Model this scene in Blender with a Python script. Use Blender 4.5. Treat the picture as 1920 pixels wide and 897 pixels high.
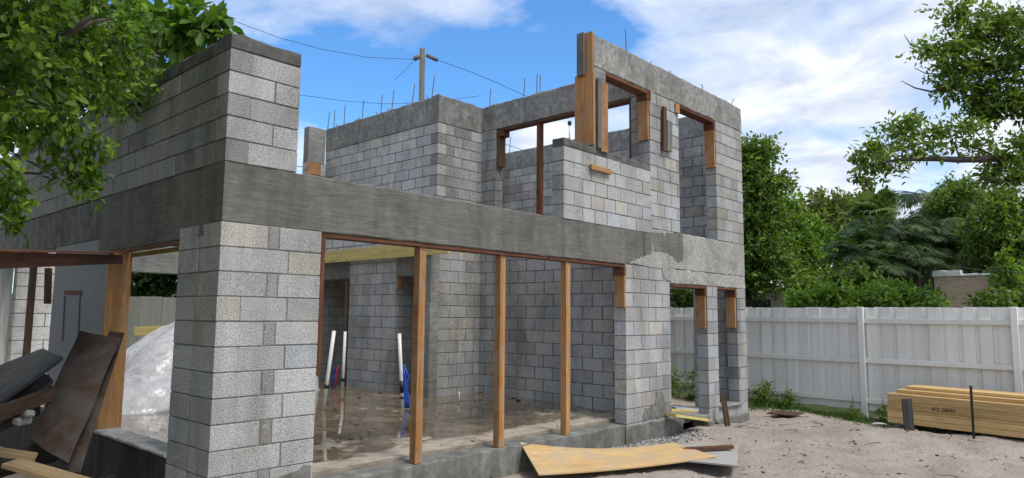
import bpy, bmesh, math, random
import numpy as np
from mathutils import Vector, Matrix, Euler
from mathutils.bvhtree import BVHTree

for o in list(bpy.data.objects): bpy.data.objects.remove(o)
S = bpy.context.scene
COL = S.collection
random.seed(7); rng = np.random.default_rng(7)
R = math.radians

# ------------------------------------------------------------------ camera
CAM = np.array([-2.5965, -5.6234, 1.5154]); FPX = 1317.6
yw, pit, rol = R(42.588), R(6.166), R(.545)
FW = np.array([math.cos(yw)*math.cos(pit), math.sin(yw)*math.cos(pit), math.sin(pit)])
_rt = np.array([math.sin(yw), -math.cos(yw), 0]); _up = np.cross(_rt, FW)
RT = math.cos(rol)*_rt + math.sin(rol)*_up; UP = np.cross(RT, FW)
cd = bpy.data.cameras.new('camera'); cam = bpy.data.objects.new('camera', cd); COL.objects.link(cam)
m = Matrix.Identity(4)
for i in range(3):
    m[i][0] = RT[i]; m[i][1] = UP[i]; m[i][2] = -FW[i]; m[i][3] = CAM[i]
cam.matrix_world = m
cd.sensor_width = 36; cd.lens = FPX/1920*36; cd.clip_start = .05; cd.clip_end = 2000
S.camera = cam

# ------------------------------------------------------------------ light
SUN = Vector((.02, -.62, 1.0)).normalized()           # towards the sun: high, behind the camera's left shoulder
w = bpy.data.worlds.new('World'); S.world = w; w.use_nodes = True
nt = w.node_tree; N = nt.nodes; L = nt.links; N.clear()
out = N.new('ShaderNodeOutputWorld'); bg = N.new('ShaderNodeBackground'); L.new(bg.outputs[0], out.inputs[0])
sky = N.new('ShaderNodeTexSky'); sky.sky_type = 'NISHITA'; sky.sun_disc = False
sky.sun_elevation = math.asin(SUN.z); sky.sun_rotation = math.atan2(SUN.x, SUN.y)
sky.air_density = 1.0; sky.dust_density = .25; sky.ozone_density = 2.2
bg.inputs[1].default_value = .12
tc = N.new('ShaderNodeTexCoord'); sx = N.new('ShaderNodeSeparateXYZ'); L.new(tc.outputs['Generated'], sx.inputs[0])
def wm(op, a, b=None, c=None):
    n = N.new('ShaderNodeMath'); n.operation = op
    for i, v in enumerate((a, b, c)):
        if v is None: continue
        if isinstance(v, (int, float)): n.inputs[i].default_value = v
        else: L.new(v, n.inputs[i])
    return n.outputs[0]
den = wm('ADD', wm('MAXIMUM', sx.outputs[2], 0.0), .16)
cx = N.new('ShaderNodeCombineXYZ'); L.new(wm('DIVIDE', sx.outputs[0], den), cx.inputs[0]); L.new(wm('DIVIDE', sx.outputs[1], den), cx.inputs[1])
def wnoise(scale, det, rough, dist, off):
    mp = N.new('ShaderNodeMapping'); L.new(cx.outputs[0], mp.inputs[0]); mp.inputs[1].default_value = off
    n = N.new('ShaderNodeTexNoise'); L.new(mp.outputs[0], n.inputs[0])
    n.inputs['Scale'].default_value = scale; n.inputs['Detail'].default_value = det
    n.inputs['Roughness'].default_value = rough; n.inputs['Distortion'].default_value = dist
    return n.outputs[0]
n1 = wnoise(1.05, 12, .56, .25, (3.1, 7.7, 0)); n2 = wnoise(.33, 3, .5, .0, (1.3, .4, 0)); n3 = wnoise(2.6, 10, .6, .6, (9, 2, 0))
gapd = FW + (640-960)/FPX*RT - (150-448.5)/FPX*UP; gapd = gapd/np.linalg.norm(gapd)
dt = wm('ADD', wm('ADD', wm('MULTIPLY', sx.outputs[0], float(gapd[0])), wm('MULTIPLY', sx.outputs[1], float(gapd[1]))), wm('MULTIPLY', sx.outputs[2], float(gapd[2])))
gap = wm('MAXIMUM', wm('MULTIPLY', wm('SUBTRACT', dt, .90), 5.2), 0.0)
cov = wm('SUBTRACT', wm('ADD', wm('ADD', wm('MULTIPLY', n1, 1.45), wm('MULTIPLY', n2, .40)), -.05), wm('MULTIPLY', gap, .50))
rp = N.new('ShaderNodeValToRGB'); L.new(cov, rp.inputs[0])
rp.color_ramp.elements[0].position = .655; rp.color_ramp.elements[0].color = (0, 0, 0, 1)
rp.color_ramp.elements[1].position = .90; rp.color_ramp.elements[1].color = (1, 1, 1, 1)
e = rp.color_ramp.elements.new(.75); e.color = (.5, .5, .5, 1)
cr = N.new('ShaderNodeValToRGB'); L.new(n3, cr.inputs[0])
cr.color_ramp.elements[0].position = .33; cr.color_ramp.elements[0].color = (2.45, 2.85, 3.6, 1)
cr.color_ramp.elements[1].position = .62; cr.color_ramp.elements[1].color = (4.55, 4.7, 4.95, 1)
hs = N.new('ShaderNodeMix'); hs.data_type = 'RGBA'; hs.blend_type = 'MULTIPLY'; hs.inputs[0].default_value = 1
L.new(sky.outputs[0], hs.inputs[6]); hs.inputs[7].default_value = (.43, .72, .95, 1)
mx = N.new('ShaderNodeMix'); mx.data_type = 'RGBA'; L.new(rp.outputs[0], mx.inputs[0]); L.new(hs.outputs[2], mx.inputs[6]); L.new(cr.outputs[0], mx.inputs[7])
L.new(mx.outputs[2], bg.inputs[0])
ld = bpy.data.lights.new('sun', 'SUN'); ld.energy = 1.5; ld.angle = R(18); ld.color = (1, .95, .87)
lo = bpy.data.objects.new('sun', ld); COL.objects.link(lo); lo.rotation_euler = (-SUN).to_track_quat('-Z', 'Y').to_euler(); lo.location = (0, 0, 20)
vs = S.view_settings; vs.view_transform = 'Standard'; vs.look = 'None'; vs.gamma = 1; vs.exposure = 1.02
S.render.engine = 'CYCLES'

# ------------------------------------------------------------------ pixel helpers (1920x897 photo)
def ray(x, y): return FW + (x-960)/FPX*RT - (y-448.5)/FPX*UP
def at(x, y, D): return CAM + ray(x, y)*D
def onY(x, y, v=0): d = ray(x, y); return CAM + d*((v-CAM[1])/d[1])
def onX(x, y, v=0): d = ray(x, y); return CAM + d*((v-CAM[0])/d[0])
def onZ(x, y, v=0): d = ray(x, y); return CAM + d*((v-CAM[2])/d[2])
def pj(P):
    d = np.asarray(P, float)-CAM; D = d@FW
    return 960+FPX*(d@RT)/D, 448.5-FPX*(d@UP)/D, D

# ------------------------------------------------------------------ materials
class M:
    def __init__(s, name, rough=.9, spec=.3):
        s.m = bpy.data.materials.new(name); s.m.use_nodes = True
        s.t = s.m.node_tree; s.n = s.t.nodes; s.l = s.t.links
        s.b = s.n['Principled BSDF']; s.b.inputs['Roughness'].default_value = rough
        s.b.inputs['Specular IOR Level'].default_value = spec
        s.geo = s.n.new('ShaderNodeNewGeometry'); s.tc = s.n.new('ShaderNodeTexCoord')
    def pos(s, scale=(1, 1, 1), obj=False, rot=(0, 0, 0)):
        mp = s.n.new('ShaderNodeMapping'); s.l.new(s.tc.outputs['Object'] if obj else s.geo.outputs['Position'], mp.inputs[0])
        mp.inputs[3].default_value = scale; mp.inputs[2].default_value = rot; return mp.outputs[0]
    def noise(s, vec, scale, det=4, rough=.55, dist=0):
        n = s.n.new('ShaderNodeTexNoise'); s.l.new(vec, n.inputs[0]); n.inputs['Scale'].default_value = scale
        n.inputs['Detail'].default_value = det; n.inputs['Roughness'].default_value = rough; n.inputs['Distortion'].default_value = dist
        return n.outputs[0]
    def vor(s, vec, scale):
        n = s.n.new('ShaderNodeTexVoronoi'); s.l.new(vec, n.inputs[0]); n.inputs['Scale'].default_value = scale; return n.outputs[0]
    def ramp(s, f, *st):
        r = s.n.new('ShaderNodeValToRGB'); s.l.new(f, r.inputs[0]); el = r.color_ramp.elements
        while len(el) < len(st): el.new(.5)
        for q, (p, c) in zip(el, st):
            q.position = p; q.color = (c, c, c, 1) if isinstance(c, (int, float)) else (*c, 1)
        return r.outputs[0]
    def mix(s, f, a, b, mode='MIX'):
        n = s.n.new('ShaderNodeMix'); n.data_type = 'RGBA'; n.blend_type = mode
        for i, v in ((0, f), (6, a), (7, b)):
            if hasattr(v, 'links'): s.l.new(v, n.inputs[i])
            elif i == 0: n.inputs[0].default_value = v
            else: n.inputs[i].default_value = (*v, 1) if len(v) == 3 else v
        return n.outputs[2]
    def math(s, op, a, b=0.0):
        n = s.n.new('ShaderNodeMath'); n.operation = op
        for i, v in enumerate((a, b)):
            if hasattr(v, 'links'): s.l.new(v, n.inputs[i])
            else: n.inputs[i].default_value = v
        return n.outputs[0]
    def bump(s, h, strength=.4, dist=.01):
        n = s.n.new('ShaderNodeBump'); n.inputs['Strength'].default_value = strength; n.inputs['Distance'].default_value = dist
        s.l.new(h, n.inputs['Height'])
        if s.b.inputs['Normal'].is_linked: s.l.new(s.b.inputs['Normal'].links[0].from_socket, n.inputs['Normal'])
        s.l.new(n.outputs[0], s.b.inputs['Normal'])
    def col(s, c):
        if hasattr(c, 'links'): s.l.new(c, s.b.inputs['Base Color'])
        else: s.b.inputs['Base Color'].default_value = (*c, 1)
        return s

def cmu_mat(name, src):
    k = M(name, .95, .15)
    if src == 'obj':
        oi = k.n.new('ShaderNodeObjectInfo'); base = oi.outputs['Color']
    else:
        a = k.n.new('ShaderNodeAttribute'); a.attribute_name = 'tone'; base = a.outputs['Color']
    P = k.pos()
    g = k.noise(P, 95, 3, .7); v = k.vor(P, 120)
    c = k.mix(1.0, base, k.ramp(g, (.32, .38), (.50, 1.10), (.66, 1.68)), 'MULTIPLY')
    c = k.mix(k.ramp(v, (.0, .55), (.22, 0.0)), c, (.10, .10, .10))
    st = k.noise(k.pos((1, 1, .35)), 1.5, 8, .65, .4)
    c = k.mix(k.ramp(st, (.36, .75), (.58, 0.0)), c, (.50, .495, .47), 'MULTIPLY')
    sm = k.noise(k.pos((1, 1, 1.6)), 7.5, 9, .7, 1.5)
    c = k.mix(k.ramp(sm, (.56, 0.0), (.66, .65)), c, (.27, .265, .25))
    ef = k.noise(P, 5.2, 8, .7, .8)
    c = k.mix(k.ramp(ef, (.58, 0.0), (.76, .5)), c, (.58, .58, .57))
    k.col(c); k.bump(g, .7, .006); k.bump(k.noise(P, 9, 5, .6), .25, .01)
    return k.m
CMU = cmu_mat('concrete_block', 'obj'); CMU_J = cmu_mat('concrete_block_far', 'attr')

def mortar_mat(nm='mortar', q=1.0):
    k = M(nm, .95, .1); P = k.pos()
    k.col(k.ramp(k.noise(P, 14, 6, .7), (.3, (.15*q, .147*q, .14*q)), (.7, (.27*q, .264*q, .25*q)))); k.bump(k.noise(P, 60, 3), .6, .006); return k.m
MORTAR = mortar_mat(); MORTAR_D = mortar_mat('mortar_dark', .68)

def concrete(name, base, grain=True, axis='x', stain=.5, light=(.36, .35, .33), gs=1.0, soft=1.0):
    k = M(name, .88, .2); P = k.pos()
    sc = (.55, .55, 7) if grain else (1, 1, 1)
    gr = k.noise(k.pos(sc), 5.5*gs, 10, .66, 1.6 if grain else .25)
    b = np.array(base)
    c = k.ramp(gr, (.28, tuple(b*(1-.38*soft))), (.5, tuple(b)), (.72, tuple(b*(1+.55*soft))))
    bl = k.noise(P, 1.7, 9, .7, .8); c = k.mix(.7, c, k.ramp(bl, (.3, .62), (.5, 1.0), (.7, 1.35)), 'MULTIPLY')
    st = k.noise(k.pos((2.2, 2.2, .4)), 1.6, 8, .65, .6)
    c = k.mix(k.ramp(st, (.38, stain), (.58, 0.0)), c, (.5, .49, .46), 'MULTIPLY')
    wh = k.noise(k.pos((2.5, 2.5, .7)), 2.2, 10, .72, 1.0 if grain else .3)
    c = k.mix(k.ramp(wh, (.62, 0.0), (.70, .35), (.80, .7)), c, light)
    sp = k.vor(P, 9)
    c = k.mix(k.ramp(sp, (.03, .8), (.055, 0.0)), c, tuple(b*.35))
    k.col(c); k.bump(gr, .35, .012); k.bump(k.noise(P, 45, 4), .3, .004)
    return k.m
BEAM = concrete('beam_concrete', (.160, .156, .142), soft=.75)
BEAM_DK = concrete('darker_tower_concrete', (.20, .197, .187), light=(.40, .395, .38), grain=False, gs=2.0); BEAM_L = concrete('tower_concrete', (.275, .27, .255), light=(.50, .49, .47), grain=False, gs=2.2)  # two tones of tower concrete, the darker for one stair box lintel
CAPC = concrete('cap_concrete', (.125, .124, .12), grain=False)
STUCCO = concrete('stucco_patch', (.33, .325, .305), grain=False, stain=.35, light=(.55, .54, .51), gs=4)
LEDGE = concrete('ledge_concrete', (.17, .168, .155), grain=False, stain=.6, light=(.4, .38, .35))
COLC = concrete('column_concrete', (.24, .24, .225), stain=.4, light=(.46, .45, .43))

def wood(name, dark, light, sc=1.0, axis=2, knots=True, rough=.75, gray=None):
    k = M(name, rough, .25)
    s = [11, 11, 11]; s[axis] = .7
    P = k.pos(tuple(np.array(s)*sc), obj=True)
    oi = k.n.new('ShaderNodeObjectInfo')
    va = k.n.new('ShaderNodeVectorMath'); va.operation = 'ADD'; k.l.new(P, va.inputs[0])
    cb = k.n.new('ShaderNodeCombineXYZ')
    for i in range(3): k.l.new(k.math('MULTIPLY', oi.outputs['Random'], 37.0+11*i), cb.inputs[i])
    k.l.new(cb.outputs[0], va.inputs[1]); P = va.outputs[0]
    g = k.noise(P, 2.2, 7, .6, 1.4); fine = k.noise(P, 14, 4, .6)
    c = k.ramp(g, (.3, dark), (.5, tuple((np.array(dark)+np.array(light))/2)), (.68, light))
    c = k.mix(.5, c, k.ramp(fine, (.3, .45), (.65, 1.0)), 'MULTIPLY')
    t = k.math('ADD', k.math('MULTIPLY', oi.outputs['Random'], .5), .75)
    hs = k.n.new('ShaderNodeHueSaturation'); k.l.new(c, hs.inputs['Color']); k.l.new(t, hs.inputs['Value']); c = hs.outputs[0]
    if knots:
        s2 = [5, 5, 5]; s2[axis] = 2.4
        kn = k.vor(k.pos(tuple(np.array(s2)*sc), obj=True), 1.25)
        c = k.mix(k.ramp(kn, (.07, .85), (.13, 0.0)), c, tuple(np.array(dark)*.25))
    if gray is not None:
        wn = k.noise(k.pos((2, 2, 2), obj=True), 1.6, 6, .65)
        c = k.mix(k.ramp(wn, (.42, 0.0), (.62, .8)), c, gray)
    k.col(c); k.bump(fine, .25, .003); return k.m
W_ORANGE = [wood('plywood_orange', (.26, .105, .034), (.54, .27, .095), axis=a, sc=.7, gray=(.36, .22, .13)) for a in range(3)]
W_POST = [wood('shore_wood', (.29, .125, .042), (.55, .29, .11), axis=a, gray=(.34, .22, .13)) for a in range(3)]
W_RED = [wood('form_wood_red', (.075, .028, .016), (.20, .085, .045), axis=a) for a in range(3)]
W_DARK = [wood('dark_wood', (.022, .013, .009), (.052, .03, .021), axis=a, sc=.6, gray=(.06, .055, .05)) for a in range(3)]
W_GREY = [wood('weathered_wood', (.10, .094, .086), (.24, .225, .205), axis=a, knots=False) for a in range(3)]
W_DGREY = [wood('weathered_dark_wood', (.03, .03, .031), (.085, .083, .08), axis=a, knots=False) for a in range(3)]
W_PINE = [wood('new_pine', (.47, .30, .12), (.66, .46, .22), axis=a) for a in range(3)]
W_YEL = [wood('treated_pine', (.40, .31, .10), (.60, .50, .20), axis=a) for a in range(3)]
W_TAN = [wood('dull_tan_wood', (.15, .10, .05), (.30, .22, .12), axis=a) for a in range(3)]
W_BROWN = [wood('old_brown_wood', (.06, .036, .022), (.16, .10, .062), axis=a, knots=False) for a in range(3)]
W_CREAM = wood('plywood_pale', (.46, .28, .11), (.64, .44, .21), axis=0, sc=.45, gray=(.40, .32, .22))
W_SHEET = wood('grey_sheet', (.30, .285, .27), (.46, .44, .42), axis=0, knots=False)

def plain(name, c, rough=.5, metal=0, var=.15, sc=8, spec=.4):
    k = M(name, rough, spec); k.b.inputs['Metallic'].default_value = metal
    c = np.array(c); k.col(k.ramp(k.noise(k.pos(), sc, 5, .6), (.3, tuple(c*(1-var))), (.7, tuple(c*(1+var))))); return k.m
REBAR = plain('rebar_steel', (.16, .13, .12), .7, .5, .3, 30)
PVC = plain('pvc', (.70, .70, .68), .35, 0, .06)
BLK = plain('black_tape', (.012, .012, .013), .45)
BLUE = plain('blue_tube', (.02, .10, .50), .35)
REDT = plain('red_tube', (.45, .03, .05), .4)
WIRE = plain('wire_black', (.02, .02, .022), .6)

def white_paint(name, c, streak=.5, pale=(.44, .44, .40)):
    k = M(name, .6, .3); P = k.pos(); oi = k.n.new('ShaderNodeObjectInfo')
    t = k.math('ADD', k.math('MULTIPLY', oi.outputs['Random'], .16), .88)
    g = k.noise(k.pos((7, 7, .6)), 2, 8, .65, .5)
    cc = k.mix(k.ramp(g, (.42, streak), (.62, 0.0)), c, pale)
    lo_ = k.noise(k.pos((1.5, 1.5, .8)), 1.8, 7, .7)
    cc = k.mix(k.ramp(lo_, (.58, 0.0), (.78, .3)), cc, (.42, .42, .36))
    hs = k.n.new('ShaderNodeHueSaturation'); k.l.new(cc, hs.inputs['Color']); k.l.new(t, hs.inputs['Value'])
    k.col(hs.outputs[0]); k.bump(k.noise(k.pos((30, 30, 3)), 3, 4), .2, .003); return k.m
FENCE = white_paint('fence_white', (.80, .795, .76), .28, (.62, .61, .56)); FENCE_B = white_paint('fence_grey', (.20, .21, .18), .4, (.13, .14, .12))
OLDP = white_paint('old_white_paint', (.66, .655, .63), .55, (.36, .35, .33)); OLDG = white_paint('old_grey_paint', (.21, .21, .225), .4, (.15, .15, .155))

def sand_mat():
    k = M('sand', .95, .1); P = k.pos()
    n = k.noise(P, .9, 9, .65, .3); f = k.noise(P, 38, 5, .75); q = k.noise(P, 6, 7, .7)
    c = k.ramp(n, (.3, (.265, .223, .19)), (.5, (.355, .308, .268)), (.72, (.42, .37, .327)))
    c = k.mix(.75, c, k.ramp(f, (.3, .42), (.5, .95), (.7, 1.25)), 'MULTIPLY')
    c = k.mix(k.ramp(q, (.34, .4), (.46, 0.0)), c, (.20, .16, .13))
    grs = k.noise(P, .18, 5, .6); sep = k.n.new('ShaderNodeSeparateXYZ'); k.l.new(k.geo.outputs['Position'], sep.inputs[0])
    far = k.ramp(k.math('DIVIDE', sep.outputs[0], 40.0), (.285, 0.0), (.30, .95))
    c = k.mix(far, c, k.ramp(q, (.3, (.03, .045, .012)), (.7, (.07, .10, .03))))
    k.col(c); k.bump(k.noise(P, 4, 8, .7), .9, .06); k.bump(f, .6, .012); return k.m
SAND = sand_mat()

def slab_mat():
    k = M('wet_slab', .5, .5); P = k.pos()
    n = k.noise(P, .55, 6, .6, .5); d = k.noise(k.pos((1, 1, 1)), 2.4, 9, .7, 1.2); q = k.noise(k.pos((.6, 1.6, 1)), 7, 7, .7, .6)
    sep = k.n.new('ShaderNodeSeparateXYZ'); k.l.new(k.geo.outputs['Position'], sep.inputs[0])
    edge = k.ramp(k.math('DIVIDE', sep.outputs[1], 4.0), (.08, .32), (.20, .08), (.5, 0.0))    # sill side lies a little higher and drains dry
    hgt = k.math('ADD', k.math('ADD', k.math('MULTIPLY', n, .75), k.math('MULTIPLY', d, .30)), edge)
    dry = k.ramp(hgt, (.60, 0.0), (.67, 1.0))
    wetc = k.ramp(d, (.3, (.075, .055, .036)), (.5, (.155, .117, .080)), (.7, (.28, .22, .15)))
    dryc = k.ramp(q, (.3, (.19, .15, .11)), (.5, (.33, .28, .22)), (.7, (.44, .39, .32)))
    c = k.mix(dry, wetc, dryc)
    c = k.mix(k.ramp(q, (.70, 0.0), (.76, .8)), c, (.05, .025, .015))
    k.col(c)
    rr = k.n.new('ShaderNodeMapRange'); k.l.new(dry, rr.inputs[0]); rr.inputs[3].default_value = .035; rr.inputs[4].default_value = .85
    k.l.new(rr.outputs[0], k.b.inputs['Roughness'])
    b = k.n.new('ShaderNodeBump'); b.inputs['Distance'].default_value = .01; k.l.new(k.math('MULTIPLY', dry, .6), b.inputs['Strength']); k.l.new(k.noise(P, 30, 5), b.inputs['Height'])
    k.l.new(b.outputs[0], k.b.inputs['Normal']); return k.m
SLAB = slab_mat()

def leaf_mat(name, dark, light, trans=.35, src='attr', rough=.45):
    k = M(name, rough, .4)
    if src == 'attr':
        a = k.n.new('ShaderNodeAttribute'); a.attribute_name = 'tone'; f = k.math('ADD', a.outputs['Fac'], 0.0)
    else:
        oi = k.n.new('ShaderNodeObjectInfo'); f = oi.outputs['Random']
    c = k.ramp(f, (0, dark), (.6, tuple((np.array(dark)+np.array(light))*.5)), (1, light)); k.col(c)
    tr = k.n.new('ShaderNodeBsdfTranslucent'); k.l.new(k.mix(1.0, c, (1.5, 1.6, .6), 'MULTIPLY'), tr.inputs[0])
    ms = k.n.new('ShaderNodeMixShader'); ms.inputs[0].default_value = trans
    k.l.new(k.b.outputs[0], ms.inputs[1]); k.l.new(tr.outputs[0], ms.inputs[2]); k.l.new(ms.outputs[0], k.n['Material Output'].inputs[0]); return k.m
LF_NEAR = leaf_mat('leaf_near', (.035, .085, .012), (.27, .41, .06), .45); LF_NEAR_O = leaf_mat('leaf_near_single', (.05, .12, .016), (.30, .44, .065), .45, 'obj')
LF_ALM = leaf_mat('leaf_almond', (.045, .10, .012), (.16, .28, .04), .35)
LF_DARK = leaf_mat('leaf_dark', (.02, .048, .011), (.095, .17, .032), .28)
LF_MID = leaf_mat('leaf_mid', (.045, .09, .016), (.23, .33, .06), .38)
LF_OVER = leaf_mat('leaf_over', (.055, .10, .018), (.26, .36, .065), .42); LF_LIT = leaf_mat('leaf_bright', (.06, .13, .016), (.25, .38, .065), .4)
LF_OLIVE = leaf_mat('leaf_olive', (.08, .11, .025), (.27, .33, .085), .35)
PALM = leaf_mat('palm_green', (.022, .055, .014), (.10, .17, .04), .25); PALM_F = leaf_mat('palm_fan', (.07, .11, .035), (.22, .29, .11), .3)
GRASSM = leaf_mat('grass_blade', (.03, .07, .012), (.11, .20, .035), .3)
LITTER = leaf_mat('litter', (.02, .012, .007), (.12, .075, .045), .0, rough=.9)
BARK = plain('bark', (.075, .06, .048), .95, 0, .45, 14); BARK_G = plain('bark_grey', (.13, .115, .10), .95, 0, .4, 14)
POLE = plain('pole_wood', (.12, .115, .10), .9, 0, .3, 9)

# ------------------------------------------------------------------ object helpers
def thing(name, label, cat, loc=(0, 0, 0), group=None):
    o = bpy.data.objects.new(name, None); COL.objects.link(o); o.location = tuple(loc); o.empty_display_size = .2
    o['label'] = label; o['category'] = cat
    if group: o['group'] = group
    return o
def tag(o, label, cat, group=None, kind=None):
    o['label'] = label; o['category'] = cat
    if group: o['group'] = group
    if kind: o['kind'] = kind
    return o
def wloc(o):
    v = np.zeros(3)
    while o is not None: v += np.array(o.location); o = o.parent
    return v
def link(name, me, mat, parent=None, loc=(0, 0, 0)):
    o = bpy.data.objects.new(name, me); COL.objects.link(o); o.location = tuple(loc)
    if mat is not None and not me.materials: me.materials.append(mat)
    if parent is not None: o.parent = parent
    return o
def mesh(name, V, F, mat, parent=None, loc=None, smooth=False):
    """V in world space; origin = loc (or the parent's place)."""
    V = np.asarray(V, float)
    if parent is not None: org = wloc(parent); l = np.zeros(3)
    else: org = np.zeros(3) if loc is None else np.array(loc, float); l = org
    if parent is not None and loc is not None: l = np.array(loc)-org; org = np.array(loc, float)
    me = bpy.data.meshes.new(name); me.from_pydata((V-org).tolist(), [], [tuple(f) for f in F]); me.update()
    if smooth: me.polygons.foreach_set('use_smooth', [True]*len(me.polygons))
    return link(name, me, mat, parent, l)
def big_mesh(name, V, F4, mat, tone=None, parent=None, loc=None):
    """V (n,3), F4 (m,k) all of k corners, tone per vertex."""
    V = np.asarray(V, float)
    org = wloc(parent) if parent is not None else (np.zeros(3) if loc is None else np.array(loc, float))
    me = bpy.data.meshes.new(name); V = V-org; k = F4.shape[1]
    me.vertices.add(len(V)); me.vertices.foreach_set('co', V.ravel())
    me.loops.add(F4.size); me.loops.foreach_set('vertex_index', F4.ravel().astype(np.int32))
    me.polygons.add(len(F4)); me.polygons.foreach_set('loop_start', np.arange(0, F4.size, k, dtype=np.int32)); me.polygons.foreach_set('loop_total', np.full(len(F4), k, np.int32))
    me.update(calc_edges=True)
    if tone is not None:
        a = me.attributes.new('tone', 'FLOAT_COLOR', 'POINT')
        t = np.asarray(tone, float)
        c = np.ones((len(V), 4)); c[:, :3] = t[:, None] if t.ndim == 1 else t
        a.data.foreach_set('color', c.ravel())
    return link(name, me, mat, parent, (0, 0, 0) if parent is not None else org)

def cbox_data(sx, sy, sz, c):
    """box centred at 0 with chamfered edges: 24 verts, 26 faces"""
    V = []; idx = {}
    hx, hy, hz = sx/2, sy/2, sz/2
    for ix in (-1, 1):
        for iy in (-1, 1):
            for iz in (-1, 1):
                for ax in range(3):
                    p = [ix*(hx-c), iy*(hy-c), iz*(hz-c)]
                    p[ax] = (ix*hx, iy*hy, iz*hz)[ax]
                    idx[(ix, iy, iz, ax)] = len(V); V.append(p)
    F = []
    for ax in range(3):
        a, b = [(1, 2), (2, 0), (0, 1)][ax]
        for s in (-1, 1):
            q = []
            for (u, v) in ((-1, -1), (1, -1), (1, 1), (-1, 1)):
                k = [0, 0, 0]; k[ax] = s; k[a] = u; k[b] = v; q.append(idx[(*k, ax)])
            F.append(q if s > 0 else q[::-1])
    for ax in range(3):                      # edges along ax
        a, b = [(1, 2), (2, 0), (0, 1)][ax]
        for u in (-1, 1):
            for v in (-1, 1):
                k0 = [0, 0, 0]; k1 = [0, 0, 0]; k0[ax] = -1; k1[ax] = 1
                for k in (k0, k1): k[a] = u; k[b] = v
                q = [idx[(*k0, a)], idx[(*k1, a)], idx[(*k1, b)], idx[(*k0, b)]]
                F.append(q if u*v > 0 else q[::-1])
    for ix in (-1, 1):
        for iy in (-1, 1):
            for iz in (-1, 1):
                q = [idx[(ix, iy, iz, 0)], idx[(ix, iy, iz, 1)], idx[(ix, iy, iz, 2)]]
                F.append(q if ix*iy*iz > 0 else q[::-1])
    return np.array(V), F
def box(name, x0, x1, y0, y1, z0, z1, mat, parent=None, c=.004):
    V, F = cbox_data(x1-x0, y1-y0, z1-z0, min(c, .3*min(x1-x0, y1-y0, z1-z0)))
    ce = np.array([(x0+x1)/2, (y0+y1)/2, (z0+z1)/2]); return mesh(name, V+ce, F, mat, parent, ce)
def board(name, A, B, wdt, thk, mat, parent=None, upv=(0, 0, 1), c=.003, base=True):
    """lumber from A to B (centre line); wdt along upv, thk across. Local x = length."""
    A = np.array(A, float); B = np.array(B, float); d = B-A; Ln = np.linalg.norm(d); d /= Ln
    u = np.array(upv, float); u = u-d*(u@d); u /= np.linalg.norm(u); s = np.cross(u, d)
    V, F = cbox_data(Ln, thk, wdt, c)
    me = bpy.data.meshes.new(name); me.from_pydata(V.tolist(), [], F); me.update()
    o = link(name, me, mat, parent)
    Mx = Matrix(((d[0], s[0], u[0], 0), (d[1], s[1], u[1], 0), (d[2], s[2], u[2], 0), (0, 0, 0, 1)))
    o.rotation_euler = Mx.to_euler(); o.location = tuple((A+B)/2-(wloc(parent) if parent is not None else 0)); return o
def rough_box(name, x0, x1, y0, y1, z0, z1, mat, parent=None, seg=.12, jit=.004, top=.007, bow=0):
    """cast concrete: chamfered section swept along the longest axis with uneven arrises"""
    lo_ = np.array([x0, y0, z0]); hi = np.array([x1, y1, z1]); ax = int(np.argmax(hi-lo_)); a, b = [i for i in range(3) if i != ax]
    n = max(2, int((hi[ax]-lo_[ax])/seg)); r2 = np.random.default_rng(abs(hash((round(x0, 2), round(y1, 2), round(z1, 2)))) % 9999)
    c = .012; V = []; F = []
    A0, A1, B0, B1 = lo_[a], hi[a], lo_[b], hi[b]
    prof = [(A0+c, B0), ((A0+A1)/2, B0), (A1-c, B0), (A1, B0+c), (A1, (B0+B1)/2), (A1, B1-c), (A1-c, B1), ((A0+A1)/2, B1), (A0+c, B1), (A0, B1-c), (A0, (B0+B1)/2), (A0, B0+c)]
    K = len(prof)
    for i in range(n+1):
        t = lo_[ax]+(hi[ax]-lo_[ax])*i/n
        for (p, q) in prof:
            v = [0, 0, 0]; v[ax] = t+(r2.normal(0, jit) if 0 < i < n else 0); v[a] = p+r2.normal(0, jit*.5); v[b] = q+r2.normal(0, jit*.5)
            if b == 2 and q > B1-.02: v[2] += r2.normal(0, top*.6)
            V.append(v)
    for i in range(n):
        for j in range(K):
            F.append((i*K+j, i*K+(j+1) % K, (i+1)*K+(j+1) % K, (i+1)*K+j))
    F.append(tuple(range(K))[::-1]); F.append(tuple(n*K+j for j in range(K)))
    o = mesh(name, V, F, mat, parent)
    bm = bmesh.new(); bm.from_mesh(o.data); bmesh.ops.recalc_face_normals(bm, faces=bm.faces); bm.to_mesh(o.data); bm.free(); return o
def tube_data(pts, rad, k=8):
    pts = [np.array(p, float) for p in pts]; n = len(pts)
    rad = [rad]*n if np.isscalar(rad) else rad
    V = []; F = []
    d0 = pts[1]-pts[0]; ref = np.array([0, 0, 1.]) if abs(d0[2]) < .9*np.linalg.norm(d0) else np.array([1., 0, 0])
    for i, p in enumerate(pts):
        d = pts[min(i+1, n-1)]-pts[max(i-1, 0)]; d = d/np.linalg.norm(d)
        u = np.cross(d, ref); u /= np.linalg.norm(u); v = np.cross(d, u)
        for j in range(k):
            an = 2*math.pi*j/k; V.append(p+rad[i]*(math.cos(an)*u+math.sin(an)*v))
    for i in range(n-1):
        for j in range(k): F.append((i*k+j, (i+1)*k+j, (i+1)*k+(j+1) % k, i*k+(j+1) % k))
    F.append(tuple(range(k))); F.append(tuple((n-1)*k+j for j in range(k))[::-1])
    return V, F
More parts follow.
